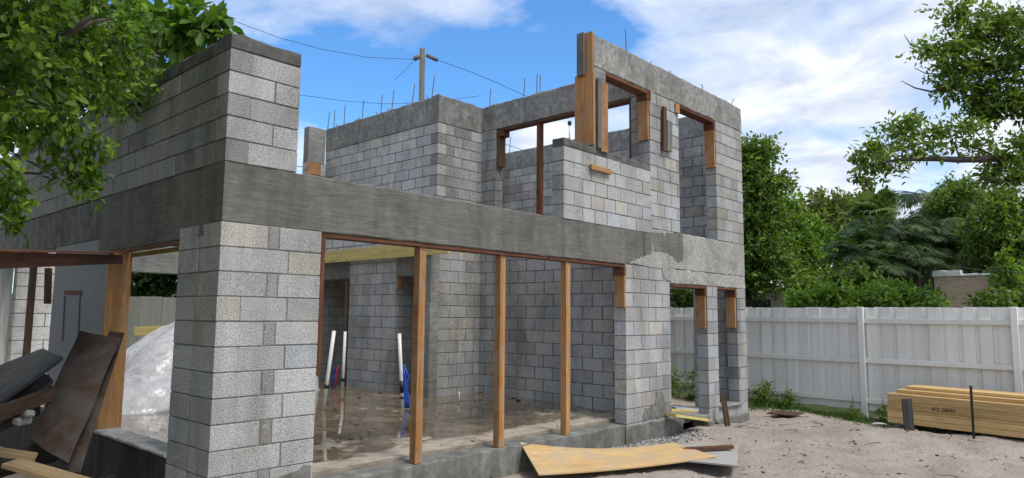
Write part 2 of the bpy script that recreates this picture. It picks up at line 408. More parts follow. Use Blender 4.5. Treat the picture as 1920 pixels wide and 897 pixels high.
def tubes(name, lst, mat, parent=None, k=7, loc=None):
    V = []; F = []
    for pts, rad in lst:
        v, f = tube_data(pts, rad, k); b = len(V); V += v; F += [tuple(i+b for i in q) for q in f]
    return mesh(name, V, F, mat, parent, loc, True)
def curve_pts(A, B, sag=0, n=12, wob=0, seed=0):
    r2 = np.random.default_rng(seed); A = np.array(A, float); B = np.array(B, float); P = []
    for i in range(n+1):
        t = i/n; p = A+(B-A)*t; p = p-np.array([0, 0, 1])*4*sag*t*(1-t)
        if 0 < i < n: p = p+r2.normal(0, wob, 3)
        P.append(p)
    return P

# ------------------------------------------------------------------ ground
GZ = -.30
def gh(x, y):
    h = GZ+.03*math.sin(x*1.1+y*.7)+.02*math.sin(x*2.3-y*1.9+1)+.012*math.sin(x*5.1+2*y)+.010*math.sin(7*y-3*x)
    h += .07*math.exp(-((x-8.3)**2+(y+1.7)**2)/1.6)+.08*math.exp(-((x-9.3)**2+(y+2.6)**2)/1.2)
    if x < -.15 and -6 < y < 12: h -= .08
    return h
gx = sorted(set([-900, -300, -100, -40, -15, -8]+[round(-5+.09*i, 3) for i in range(194)]+[14, 17, 22, 30, 45, 80, 150, 300, 900]))
gy = sorted(set([-900, -300, -100, -40, -20, -12]+[round(-8+.09*i, 3) for i in range(147)]+[6, 8, 11, 14, 18, 25, 40, 80, 150, 300, 900]))
r2 = np.random.default_rng(3); V = []; F = []
DIPS = [(r2.uniform(2, 11.4), r2.uniform(-6, -.2), r2.uniform(.10, .2), r2.uniform(-.012, .038)) for _ in range(260)]
DA = np.array(DIPS)
for x in gx:
    for y in gy:
        h = gh(x, y) if abs(x) < 20 and abs(y) < 20 else GZ
        inside = -.02 < x < 9.85 and .02 < y < 9.2
        h = GZ-.12 if inside else h+(r2.normal(0, .006) if abs(x) < 14 and -9 < y < 6 else 0)
        if not inside and 1.5 < x < 11.6 and -6.5 < y < 0: h -= float((DA[:, 3]*np.exp(-((DA[:, 0]-x)**2+(DA[:, 1]-y)**2)/(.5*DA[:, 2]**2))).sum())
        V.append((x, y, h))
for i in range(len(gx)-1):
    for j in range(len(gy)-1):
        b = i*len(gy)+j; F.append((b, b+len(gy), b+len(gy)+1, b+1))
o = mesh('ground', V, F, SAND, None, None, True); o['kind'] = 'structure'; o['label'] = 'pale sandy ground strewn with twigs and leaf litter'

# ------------------------------------------------------------------ the block house
HOUSE = thing('block_house', 'unfinished two storey grey concrete block house with bare openings and no roof', 'building', (0, 0, 0))
ROW = .2056
BLOCKS = []          # (x0,x1,y0,y1,z0,z1,colour,wall object)
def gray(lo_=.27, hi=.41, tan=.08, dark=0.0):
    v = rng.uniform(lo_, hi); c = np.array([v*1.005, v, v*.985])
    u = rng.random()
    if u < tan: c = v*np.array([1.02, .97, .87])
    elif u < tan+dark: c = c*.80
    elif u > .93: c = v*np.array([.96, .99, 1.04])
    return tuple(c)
def lay(name, axis, u0, u1, v0, v1, z0, rows, rh=ROW, openings=(), t0=(0, 0), t1=(0, 0), ref=None, cuts=None, tone=(.27, .41, .08, 0.0), z1=None, parent_name='wall', bond=.4064, lab=None):
    """running-bond block wall along axis; the mortar body is the part, the blocks are its pieces"""
    ref = u0 if ref is None else ref; mv = []; mf = []; my = []
    for r in range(rows):
        a = z0+r*rh; b = a+rh
        if z1 is not None: b = min(b, z1)
        iv = [(u0+t0[r % 2], u1-t1[r % 2])]
        for (p, q, c0, c1) in openings:
            if c0 < b-.09 and c1 > a+.09:
                nv = []
                for (s, e_) in iv:
                    if q <= s or p >= e_: nv.append((s, e_)); continue
                    if p > s+.05: nv.append((s, p))
                    if q < e_-.05: nv.append((q, e_))
                iv = nv
        for (s, e_) in iv:
            ins = .0065; lo_ = [s+ins, v0+ins, a]; hi = [e_-ins, v1-ins, b]
            k = len(mv)
            for X in (0, 1):
                for Y_ in (0, 1):
                    for Z in (0, 1):
                        p = [(lo_, hi)[X][0], (lo_, hi)[Y_][1], (lo_, hi)[Z][2]]
                        mv.append(p if axis == 'x' else [p[1], p[0], p[2]])
            f = [(0, 1, 3, 2), (4, 6, 7, 5), (0, 4, 5, 1), (2, 3, 7, 6), (1, 5, 7, 3), (0, 2, 6, 4)]
            mf += [tuple(k+i for i in (q if axis == 'x' else q[::-1])) for q in f]
            if cuts is not None: cs = [c for c in cuts[r % 2]]
            else: cs = [ref+(r % 2)*bond/2+bond*k2 for k2 in range(-60, 90)]
            cs = [s]+[c+rng.normal(0, .004) for c in cs if s+.07 < c < e_-.07]+[e_]
            for (p, q) in zip(cs[:-1], cs[1:]):
                g = .006; d = float(np.clip(rng.normal(0, .0015), -.0025, .0025)); e2 = float(np.clip(rng.normal(0, .002), -.004, .004))
                hg = .0095 if axis == 'y' else .0065
                p2, q2 = p+(hg if p > s else 0), q-(hg if q < e_ else 0)
                bb = (p2, q2, v0+d, v1+d, a+g+e2*.5, b-g+e2*.5)
                if axis == 'y': bb = (v0+d, v1+d, p2, q2, a+g+e2*.5, b-g+e2*.5)
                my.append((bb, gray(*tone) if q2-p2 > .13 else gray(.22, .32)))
    o = mesh(name, mv, mf, MORTAR if name == 'pillar' else MORTAR_D, HOUSE)
    if lab: o['label'] = lab
    for bb, c in my: BLOCKS.append((bb, c, o))
    return o
T = .2
PALE = (.46, .54, .05, 0.0); TAN = (.31, .42, .22, .03); INN = (.32, .41, .06, .06); MIDT = (.31, .40, .06, .04)
# corner pillar: front leg along x, side leg along y
lay('pillar', 'x', 0, .94, 0, T, 0, 11, cuts=([.42, .525], [.62]), t0=(0, T), tone=(.36, .44, .05, .08))
lay('pillar', 'y', 0, .81, 0, T, 0, 11, cuts=([.41], [.41]), t0=(T, 0), tone=(.34, .42, .05, .06))
# upper front corner and the long side wall above the tie beam
lay('wall', 'x', 0, .66, 0, T, 2.765, 5, .194, cuts=([.2, .26], [.42]), t0=(T, 0), tone=(.36, .44, .05, .08))
lay('wall', 'y', 0, 9.0, 0, T, 2.765, 5, .194, t0=(0, T), ref=.2, tone=(.25, .33, .06, .14), lab='side wall above the tie beam, stained dark with tree shade put into its tone')  # darker blocks: some mildew, plus the tree's shade put into their colour
# front piers of the tower
OPF = [(7.18, 8.41, -.1, 2.03), (8.78, 9.55, -.01, 2.03)]
lay('pier', 'x', 5.94, 7.18, 0, T, -.2056, 12, ref=5.94, t0=(0, 0), tone=(.34, .43, .10, .04), z1=2.26)
lay('pier', 'x', 7.18, 9.9, 0, T, -.4112, 12, ref=8.41, openings=OPF+[(7.18, 8.41, -1, 2.03)], tone=MIDT, z1=2.03, t1=(0, T))
# upper parapet and tower front
lay('wall', 'x', 4.51, 6.65, 0, T, 2.765, 5, .194, ref=4.51+.1, cuts=([4.92, 5.2, 5.49, 5.83, 6.25], [4.73, 5.12, 5.42, 5.7, 6.0, 6.42]), tone=(.32, .42, .14, .04))
lay('wall', 'x', 6.65, 7.53, 0, T, 2.85, 11, .1965, ref=6.65+.2, tone=TAN, z1=5.0)
lay('wall', 'x', 8.85, 9.9, 0, T, 2.85, 11, .1965, ref=8.85, tone=TAN, z1=5.0, t1=(0, T))
# end wall of the tower (x = 9.7..9.9)
lay('wall', 'y', 0, 6.2, 9.7, 9.9, -.4112, 12, t0=(T, 0), openings=[(.95, 3.4, -.2, 2.0)], ref=.1, tone=INN, z1=2.05)
lay('wall', 'y', 0, 6.2, 9.7, 9.9, 2.85, 11, .1965, t0=(T, 0), ref=.1, tone=(.32, .46, .12, 0.0), z1=5.0)
# cross wall x = 6.66 between hall and tower room, wide opening above
lay('wall', 'y', .2, 3.88, 6.66, 6.86, .02, 13, ref=.3, tone=INN, z1=2.66)
lay('wall', 'y', .2, 3.88, 6.66, 6.86, 2.66, 12, .1931, openings=[(.35, 3.32, 2.8, 5.3)], ref=.3, tone=MIDT, z1=4.97)
# alcove wall y = 3.68 and the stair box above it
lay('wall', 'x', 5.64, 6.66, 3.68, 3.88, .02, 13, ref=5.7, tone=INN, z1=2.66)
lay('wall', 'x', 5.55, 6.66, 3.68, 3.88, 2.66, 12, .19, ref=5.55+.2, t0=(0, T), tone=(.28, .36, .05, .06), z1=4.94)
lay('wall', 'y', 3.68, 7.3, 5.55, 5.75, 2.66, 12, .19, ref=3.68+.2, t0=(T, 0), tone=PALE, z1=4.94, lab='pale block wall of the stair box beneath its cast concrete top')
# pier of the stair box at floor level
lay('pier', 'y', 4.78, 6.25, 5.55, 5.75, .02, 13, ref=4.78, t0=(0, T), tone=(.33, .41, .05, .05), z1=2.66)
lay('wall', 'x', 5.55, 6.9, 4.78, 4.98, .02, 13, ref=5.55, t0=(T, 0), tone=INN, z1=2.66)
lay('wall', 'x', 5.65, 9.6, 7.8, 8.0, .02, 13, ref=5.9, tone=INN, z1=2.66)
lay('wall', 'x', 6.86, 9.7, 6.0, 6.2, 2.66, 12, .195, ref=6.86, tone=(.32, .44, .1, 0.0), z1=5.0)
lay('wall', 'y', 3.88, 6.2, 6.66, 6.86, 2.8, 11, .2, ref=3.88, tone=MIDT, z1=5.0)
# small end column of the stair box
lay('wall', 'x', 5.13, 5.55, 7.3, 7.5, 2.66, 11, .182, ref=5.13, tone=PALE, z1=4.66)

# cast concrete
rough_box('tie_beam', 0.003, 6.65, 0.003, T-.003, 2.255, 2.768, BEAM, HOUSE)
rough_box('tie_beam', 0.002, T-.002, T-.003, 2.94, 2.15, 2.766, BEAM, HOUSE)
rough_box('tie_beam', 0.006, T-.006, 2.94, 9.0, 2.30, 2.764, concrete('old_beam', (.16, .155, .145), grain=False, light=(.42, .42, .41)), HOUSE)
rough_box('stucco_band', 6.652, 9.895, -.003, T-.004, 2.262, 2.848, STUCCO, HOUSE, jit=.006)
rough_box('stucco_band', 7.182, 9.893, -.0035, T-.005, 2.034, 2.26, STUCCO, HOUSE, jit=.006)
def patch(name, pts, y, thk, mat, seed=1, wob=.012):
    """thin skim of cement with a ragged outline on the front wall"""
    r2 = np.random.default_rng(seed); P = []
    for (a, b) in zip(pts, pts[1:]+pts[:1]):
        n = max(1, int(math.hypot(b[0]-a[0], b[1]-a[1])/.05))
        for k in range(n): t_ = k/n; P.append((a[0]+(b[0]-a[0])*t_+r2.normal(0, wob), a[1]+(b[1]-a[1])*t_+r2.normal(0, wob)))
    n = len(P); V = [(p, y, q) for p, q in P]+[(p, y+thk, q) for p, q in P]
    o = mesh(name, V, [tuple(range(n))]+[(i, (i+1) % n, n+(i+1) % n, n+i) for i in range(n)], mat, HOUSE)
    bm = bmesh.new(); bm.from_mesh(o.data); bmesh.ops.recalc_face_normals(bm, faces=bm.faces); bm.to_mesh(o.data); bm.free()
patch('cement_skim', [(6.45, 2.76), (7.6, 2.86), (7.62, 2.42), (7.45, 2.36), (7.25, 2.46), (7.0, 2.52), (6.75, 2.50), (6.45, 2.38)], -.006, .007, BEAM, 3, .006)
patch('cement_skim', [(6.05, 2.285), (6.4, 2.40), (6.72, 2.47), (7.0, 2.49), (7.2, 2.42), (7.2, 2.06), (6.98, 2.10), (6.95, 2.25), (6.5, 2.26)], -.0085, .009, STUCCO, 5, .006)
patch('cement_skim', [(6.35, .03), (7.15, .03), (7.16, .16), (6.95, .22), (6.9, .40), (6.72, .38), (6.70, .2), (6.4, .18)], -.009, .012, LEDGE, 7)
patch('cement_skim', [(.55, .02), (.93, .02), (.92, .17), (.72, .16), (.5, .10)], -.008, .011, LEDGE, 9)
rough_box('parapet_cap', .003, .657, .003, T-.003, 3.736, 3.871, CAPC, HOUSE, top=.014)
rough_box('parapet_cap', .003, T-.003, T, 9.0, 3.736, 3.871, CAPC, HOUSE, top=.012)
rough_box('parapet_cap', 4.512, 5.48, .002, T-.002, 3.737, 3.845, CAPC, HOUSE, top=.012)
rough_box('parapet_cap', 5.482, 6.648, -.002, T-.002, 3.72, 3.82, CAPC, HOUSE, top=.012)
rough_box('lintel', 5.18, 9.897, -.003, T-.003, 5.0, 5.46, BEAM_L, HOUSE, jit=.006, top=.014)
rough_box('concrete_column', 5.185, 5.487, .004, T-.004, 3.822, 4.998, COLC, HOUSE)
rough_box('lintel', 9.703, 9.893, T, 6.2, 5.0, 5.45, BEAM_L, HOUSE)
rough_box('lintel', 6.863, 9.7, 6.003, 6.197, 5.0, 5.45, BEAM_L, HOUSE)
rough_box('lintel', 6.663, 6.857, T, 6.2, 4.972, 5.455, BEAM_L, HOUSE, top=.012)
rough_box('lintel', 5.547, 6.66, 3.677, 3.88, 4.942, 5.45, BEAM_DK, HOUSE, jit=.007, top=.014)
rough_box('lintel', 5.545, 5.755, 3.882, 7.3, 4.944, 5.44, BEAM_L, HOUSE, jit=.007, top=.016)
rough_box('concrete_column', 5.135, 5.545, 7.3, 7.5, 4.662, 5.42, COLC, HOUSE)
rough_box('lintel', 9.703, 9.897, T, 6.2, 2.052, 2.848, BEAM_L, HOUSE)
rough_box('concrete_column', 5.44, 5.642, 3.67, 3.86, .05, 2.66, COLC, HOUSE, jit=.005)
rough_box('lintel', 5.552, 5.748, 3.882, 4.778, 2.2, 2.658, BEAM, HOUSE)
rough_box('lintel', 5.552, 5.748, 6.252, 7.8, 2.2, 2.658, BEAM, HOUSE)
rough_box('lintel', 1.3, 5.55, 8.15, 8.35, 2.23, 2.75, COLC, HOUSE)
rough_box('concrete_column', 5.2, 5.54, 8.15, 8.35, 0, 2.228, COLC, HOUSE)
rough_box('deck', 5.75, 9.7, 3.882, 7.8, 2.662, 2.78, BEAM, HOUSE)
# floor slab, ledge, footings
def fz(y): q = min(1, max(0, (y-.5)/2.2)); return .04+.058*q*q*(3-2*q)
def floor_slab():
    nx, ny = 60, 70; V = []; F = []
    for i in range(nx+1):
        for j in range(ny+1):
            x = .203+(6.70-.203)*i/nx; y = .30+(8.2-.30)*j/ny
            if j == 0: y += .012*math.sin(x*3.1)+.008*math.sin(x*11)+rng.normal(0, .005)
            V.append((x, y, fz(y)))
    for i in range(nx):
        for j in range(ny):
            b = i*(ny+1)+j; F.append((b, b+ny+1, b+ny+2, b+1))
    n = len(V)
    for i in range(nx+1):
        p = V[i*(ny+1)]; V.append((p[0], p[1]+.02, -.1))
    for i in range(nx): F.append((i*(ny+1), n+i, n+i+1, (i+1)*(ny+1)))
    o = mesh('floor_slab', V, F, SLAB, HOUSE, None, False); o['label'] = 'wet brown concrete floor with puddles that mirror the walls'
floor_slab()
rough_box('ledge', .942, 5.939, 0.0, .285, -.5, -.002, LEDGE, HOUSE, top=.008, jit=.005)
rough_box('footing', 5.9, 7.5, -.015, .35, -.55, -.03, LEDGE, HOUSE, top=.012, jit=.008)
rough_box('footing', -.03, .94, -.02, .3, -.55, -.002, LEDGE, HOUSE)
rough_box('footing', 8.3, 9.88, -.03, .25, -.55, -.20, LEDGE, HOUSE)
rough_box('window_sill', 8.75, 9.6, -.05, .26, -.03, .01, COLC, HOUSE)
rough_box('window_sill', 8.1, 8.42, -.02, .5, -.14, -.10, COLC, HOUSE)
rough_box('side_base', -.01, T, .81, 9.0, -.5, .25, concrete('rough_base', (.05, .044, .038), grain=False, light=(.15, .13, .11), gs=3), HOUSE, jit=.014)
rough_box('side_sill', -.02, .22, .812, 2.62, .252, .29, concrete('sill_pale', (.36, .355, .33), grain=False, stain=.3, light=(.5, .5, .48)), HOUSE)
# tower room floor seen through the low openings
rough_box('room_floor', 6.87, 9.7, .3, 5.9, -.24, -.17, concrete('room_floor_concrete', (.30, .29, .27), grain=False), HOUSE)
# old painted side of the house
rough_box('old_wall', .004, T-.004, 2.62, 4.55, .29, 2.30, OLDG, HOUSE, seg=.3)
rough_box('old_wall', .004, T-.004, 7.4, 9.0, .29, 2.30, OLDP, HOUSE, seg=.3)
lay('old_wall', 'x', .2, 1.25, 7.2, 7.4, .03, 11, ref=.2, tone=(.60, .68, .0, .0), lab='white painted block wall inside the old side opening', z1=2.3)
# joist, plywood jambs, form boards
def fb(x0, x1, y0, y1, z0, z1, mats, name='form_board'):
    ax = int(np.argmax([x1-x0, y1-y0, z1-z0])); return box(name, x0, x1, y0, y1, z0, z1, mats[ax], HOUSE, .003)
fb(.945, 5.935, .02, .16, 2.215, 2.252, W_RED)                     # soffit board under the beam
fb(.945, 1.0, .02, .16, .95, 2.21, W_RED, 'form_board')
fb(.25, .9, .205, .23, 1.2, 2.2, W_RED)
fb(5.905, 5.935, .0, .17, 1.64, 2.10, W_ORANGE, 'plywood_jamb'); fb(5.888, 5.936, -.01, .19, 2.10, 2.21, W_RED)
fb(7.2, 8.40, 0.0, .19, 1.985, 2.028, W_RED); fb(8.35, 8.385, .015, .185, 1.32, 1.87, W_ORANGE, 'plywood_jamb'); fb(8.335, 8.40, .0, .19, 1.872, 1.982, W_RED)
fb(8.79, 9.54, .0, .19, 1.995, 2.028, W_RED); fb(9.49, 9.53, .015, .185, 1.32, 1.87, W_ORANGE, 'plywood_jamb'); fb(9.48, 9.54, .0, .19, 1.872, 1.99, W_RED)
fb(5.49, 6.645, 0.01, .19, 4.945, 4.998, W_RED); fb(6.60, 6.64, 0.01, .195, 4.22, 4.85, W_ORANGE, 'plywood_jamb'); fb(6.58, 6.642, .0, .2, 4.852, 4.943, W_RED); fb(6.635, 6.66, -.03, -.005, 4.84, 5.0, W_ORANGE)
fb(7.535, 8.845, .01, .19, 4.95, 4.998, W_RED); fb(8.80, 8.84, .01, .195, 4.15, 4.83, W_ORANGE, 'plywood_jamb'); fb(8.78, 8.842, .0, .2, 4.832, 4.948, W_RED); fb(7.40, 7.53, -.03, -.005, 4.82, 4.98, W_ORANGE)
fb(5.145, 5.178, -.02, .31, 3.86, 4.90, W_ORANGE, 'plywood_form'); fb(5.150, 5.177, .0, .135, 4.902, 5.50, W_ORANGE); fb(5.10, 5.143, .12, .24, 4.88, 5.50, W_GREY)
fb(5.225, 5.315, -.045, -.006, 3.83, 4.83, W_GREY); fb(5.32, 5.485, -.028, -.005, 3.80, 4.80, W_ORANGE, 'plywood_form')
fb(5.06, 5.54, -.055, -.005, 3.50, 3.57, W_POST)
board('form_board', (7.02, -.04, 4.82), (6.99, -.05, 4.10), .10, .035, W_BROWN[0], HOUSE, (1, 0, 0)); board('form_board', (7.15, -.045, 4.62), (7.14, -.045, 4.12), .14, .035, W_GREY[0], HOUSE, (1, 0, 0))
fb(6.68, 6.84, .37, 3.3, 4.925, 4.969, W_RED); fb(6.68, 6.84, 3.235, 3.315, 4.25, 4.82, W_BROWN, 'plywood_jamb'); fb(6.67, 6.85, 3.14, 3.316, 4.82, 4.923, W_RED)
fb(6.68, 6.84, .355, .40, 3.9, 4.92, W_BROWN)
fb(5.11, 5.43, 7.265, 7.298, 4.41, 4.65, W_ORANGE); fb(5.09, 5.19, 7.24, 7.264, 4.26, 4.66, W_ORANGE); fb(5.19, 5.54, 7.265, 7.295, 4.36, 4.40, W_RED)
fb(5.56, 5.73, 4.74, 4.776, 1.98, 2.46, W_ORANGE, 'plywood_jamb'); fb(5.76, 5.9, 7.75, 7.798, 1.75, 2.45, W_ORANGE, 'plywood_jamb')
o = board('joist', (5.42, 7.4, 2.655), (5.42, 3.2, 2.655), .235, .045, W_YEL[0], HOUSE); o['label'] = 'yellow treated pine joist spanning beneath the beam'
fb(-.005, .23, 2.585, 2.618, .292, 2.14, W_POST, 'plywood_jamb'); fb(-.01, .03, .83, 2.6, 2.118, 2.148, W_RED); fb(.21, .25, .83, 2.6, 2.10, 2.145, W_YEL)
fb(.205, .23, .8, .84, .5, 2.1, W_RED)
for (a_, b_, mt_) in (((121, 556), (117, 640), W_BROWN), ((150, 553), (146, 640), W_BROWN), ((121, 549), (153, 549), W_RED)):
    p_, q_ = onX(*a_, -.004), onX(*b_, -.004); board('outline_strip', p_, q_, .05 if mt_ is W_RED else .015, .008, mt_[0], HOUSE, (0, 0, 1) if mt_ is W_RED else (0, 1, 0), .001)
for y0 in (4.56, 5.75): fb(.03, .11, y0, y0+.06, .29, 2.29, W_BROWN, 'stud')
# rebar standing out of the cast tops
def rb(bx, by, tx, ty, plane, val, extra=0):
    f = {'x': onX, 'y': onY}[plane]; A = f(bx, by, val); B = A+np.array([0, 0, 1.0])*((by-ty)/FPX*pj(A)[2]); B = B+RT*((tx-bx)/FPX*pj(A)[2])
    A = A-np.array([0, 0, .12]); v, fc = tube_data([A, B], .0085, 6); mesh('rebar', v, fc, REBAR, HOUSE)
for q in ((614, 238, 617, 210), (626, 236, 627, 205), (645, 230, 646, 196), (679, 218, 681, 188), (714, 208, 716, 177), (734, 203, 738, 168), (772, 190, 777, 157), (809, 180, 814, 142)): rb(*q, 'x', 5.65)
rb(918, 197, 919.5, 167, 'x', 6.76); rb(981, 180, 984, 147, 'x', 6.76); rb(1006, 174, 1007, 139, 'x', 6.76); rb(1012, 172, 1013, 140, 'x', 6.76); rb(1175, 96, 1173, 54, 'y', .1); rb(955, 286, 957, 257, 'x', 9.8)
for (x, y, dx, dz, pl, v) in ((1219, 117, .05, .03, 'y', .1), (1255, 135, .05, .03, 'y', .1), (1318, 166, -.05, .06, 'y', .1), (1371, 192, .14, .10, 'y', .1), (633, 236, -.06, .05, 'x', 5.65), (675, 221, -.05, .02, 'x', 5.65), (707, 211, -.05, .02, 'x', 5.65), (730, 205, -.05, .03, 'x', 5.65), (766, 194, -.06, .02, 'x', 5.65), (803, 181, -.06, .03, 'x', 5.65)):
    A = (onY if pl == 'y' else onX)(x, y, v)-np.array([0, 0, .05]); B = A+np.array([dx if pl == 'y' else 0, 0 if pl == 'y' else -dx, dz+.05]); vv, ff = tube_data([A, A*.5+B*.5+np.array([0, 0, .02]), B], .008, 6); mesh('rebar_hook', vv, ff, REBAR, HOUSE)

# --- blocks: the 300 that show largest are objects, the rest one mesh
def block_objects():
    V = []; F = []
    def addb(bb):
        x0, x1, y0, y1, z0, z1 = bb; k = len(V)
        for x in (x0, x1):
            for y in (y0, y1):
                for z in (z0, z1): V.append((x, y, z))
        for q in ((0, 1, 3, 2), (4, 6, 7, 5), (0, 4, 5, 1), (2, 3, 7, 6), (1, 5, 7, 3), (0, 2, 6, 4)): F.append(tuple(k+i for i in q))
    for bb, c, wl in BLOCKS: addb(bb)
    for bb in ((0, 7.6, 0, .2, 2.26, 2.77), (0, .2, .2, 9, 2.2, 2.77), (7.6, 9.9, 0, .2, 2.03, 2.85), (-2, 0, 3, 4, 2.6, 3.4), (0, .2, 2.6, 4.5, 0, 2.3)): addb(bb)
    bv = BVHTree.FromPolygons(V, F); sc = []
    for i, (bb, c, wl) in enumerate(BLOCKS):
        x0, x1, y0, y1, z0, z1 = bb; vis = 0.0
        cz = (z0+z1)/2
        for (fx, fy, fz, area) in ((None, y0, None, 1), (x0, None, None, 1)):
            for t in (.2, .8):
                for zz in (z0+.05, z1-.05):
                    P = np.array([x0+(x1-x0)*t if fx is None else fx, y0+(y1-y0)*t if fy is None else fy, zz])
                    px, py, D = pj(P)
                    if not (0 < px < 1920 and 0 < py < 897): continue
                    d = P-CAM; ln = np.linalg.norm(d); h = bv.ray_cast(Vector(CAM), Vector(d/ln), ln-.004)
                    if h[0] is None:
                        n = np.array([0, 1, 0]) if fx is None else np.array([1, 0, 0]); wd = (x1-x0) if fx is None else (y1-y0)
                        vis += .25*wd*(z1-z0)*abs(n@d/ln)/D**2
        sc.append(vis)
    order = sorted(range(len(BLOCKS)), key=lambda i: -sc[i]); big = set(order[:300])
    cache = {}; JV = []; JF = []; JT = []
    for i, (bb, c, wl) in enumerate(BLOCKS):
        x0, x1, y0, y1, z0, z1 = bb
        dm = (round(x1-x0, 3), round(y1-y0, 3), round(z1-z0, 3)); ce = ((x0+x1)/2, (y0+y1)/2, (z0+z1)/2)
        if i in big:
            if dm not in cache:
                v, f = cbox_data(*dm, .003); me = bpy.data.meshes.new('block'); me.from_pydata(v.tolist(), [], f); me.update(); me.materials.append(CMU); cache[dm] = me
            o = bpy.data.objects.new('block', cache[dm]); COL.objects.link(o); o.parent = wl; o.location = ce; o.color = (*c, 1)
            o.rotation_euler = (rng.normal(0, .0025), rng.normal(0, .0025), rng.normal(0, .0025))
        else:
            v, f = cbox_data(*dm, .003); k = len(JV); JV += (v+np.array(ce)).tolist(); JF += [tuple(k+a for a in q) for q in f]; JT += [c]*len(v)
    me = bpy.data.meshes.new('far_blocks'); me.from_pydata(JV, [], JF); me.update(); a = me.attributes.new('tone', 'FLOAT_COLOR', 'POINT')
    cc = np.ones((len(JV), 4)); cc[:, :3] = JT; a.data.foreach_set('color', cc.ravel())
    o = link('far_blocks', me, CMU_J, HOUSE); o['kind'] = 'stuff'
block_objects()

# ------------------------------------------------------------------ shoring posts
def post(px, X0, dx, lab):
    t = thing('shore_post', lab, 'post', (X0, .09, 0), 'timber posts propping the long beam')
    z1 = 2.214
    box('stud', X0-.045, X0+.002, .04, .135, 0, z1, W_POST[2], t, .003)
    box('stud', X0+.004, X0+.048, .045, .13, 0.0, z1, W_POST[2], t, .003)
post(780, 2.19, 0, 'orange timber post nearest the corner pillar under the long beam')
post(937, 3.42, 0, 'middle orange timber post of three under the long beam')
post(1062, 4.66, 0, 'orange timber post beside the tower pier under the long beam')
def single(name, o, lab, cat, group=None): return tag(o, lab, cat, group)
tag(box('upper_shore_post', 6.71, 6.80, 2.27, 2.36, 2.66, 4.924, W_RED[2], None, .003), 'dark reddish timber post standing in the wide upper opening', 'post')
tag(box('rear_shore_post', 5.60, 5.72, 6.36, 6.48, .09, 2.2, W_BROWN[2], None, .004), 'weathered brown post in the dark doorway behind the pipes', 'post')

# ------------------------------------------------------------------ pipes in the floor
def pipe(bx, by, tx, ty, lab, tape, r=.028, tilt=True):
    A = onZ(bx, by, .098); D = pj(A)[2]; B = A+np.array([0, 0, 1])*((by-ty)/FPX*D)+RT*((tx-bx)/FPX*D+.0)
    t = thing('floor_pipe', lab, 'pipe', A, 'white plastic pipes rising from the floor')
    d = B-A; v, f = tube_data([A, A+d*.5, B], r, 12); mesh('pipe', v, f, PVC, t, None, True)
    for (q0, q1) in tape: v, f = tube_data([A+d*q0, A+d*q1], r*1.25, 12); mesh('tape_band', v, f, BLK, t, None, True)
    return A, d, t
pipe(606, 769, 621, 622, 'leaning white pipe beside the corner pillar with one black band', [(.27, .32)])
pipe(642, 731, 643.5, 623, 'upright white pipe with one low black band near the doorway', [(.14, .20)])
A, d, t = pipe(755, 765, 745, 627, 'white pipe with a bundle of blue tubes taped to it', [(.2, .36), (.12, .15)])
for k in range(5):
    off = RT*(.035+.014*k)+FW*.02*(k % 2); P = [A+off+np.array([0, 0, z]) for z in (0, .1)]+[A+d*.28+off*.8, A+d*.42+off*(.8+.1*k), A+d*(.5+.02*k)+off*.55]
    v, f = tube_data(P, .011, 8); mesh('tube', v, f, BLUE, t, None, True)
A = onZ(628, 727, .098); t = thing('tube_stub', 'red and blue tubes looping up from the floor by the doorway', 'tube', A)
for k, (mt, dx) in enumerate(((REDT, .0), (REDT, .03), (BLUE, -.05), (BLUE, -.03))):
    P = [A+RT*(dx-.02), A+RT*dx+np.array([0, 0, .18]), A+RT*(dx+.03)+np.array([0, 0, .36]), A+RT*(dx+.05)+np.array([0, 0, .42-.05*k])]; v, f = tube_data(P, .010, 7); mesh('tube', v, f, mt, t, None, True)
A = onZ(861, 755, .098); tag(tubes('pipe_stub', [([A, A+np.array([0, 0, .17])], .012)], PVC, loc=A), 'short thin white stub standing in the puddle before the alcove', 'pipe')

# ------------------------------------------------------------------ plastic covered pile
def plastic():
    k = M('clear_plastic', .22, .5); P = k.pos()
    k.col((.74, .75, .78)); n = k.noise(P, 5, 6, .6, 1.5); k.bump(n, .2, .02); k.bump(k.noise(k.pos((1, 1, .4)), 6, 2, .4, 3.0), .35, .02)
    tr = k.n.new('ShaderNodeBsdfTranslucent'); tr.inputs[0].default_value = (.8, .82, .85, 1); tp = k.n.new('ShaderNodeBsdfTransparent')
    m1 = k.n.new('ShaderNodeMixShader'); m1.inputs[0].default_value = .35; k.l.new(k.b.outputs[0], m1.inputs[1]); k.l.new(tr.outputs[0], m1.inputs[2])
    m2 = k.n.new('ShaderNodeMixShader'); k.l.new(k.ramp(n, (.35, .22), (.65, .62)), m2.inputs[0]); k.l.new(m1.outputs[0], m2.inputs[1]); k.l.new(tp.outputs[0], m2.inputs[2])
    k.l.new(m2.outputs[0], k.n['Material Output'].inputs[0]); return k.m
PLASTIC = plastic()
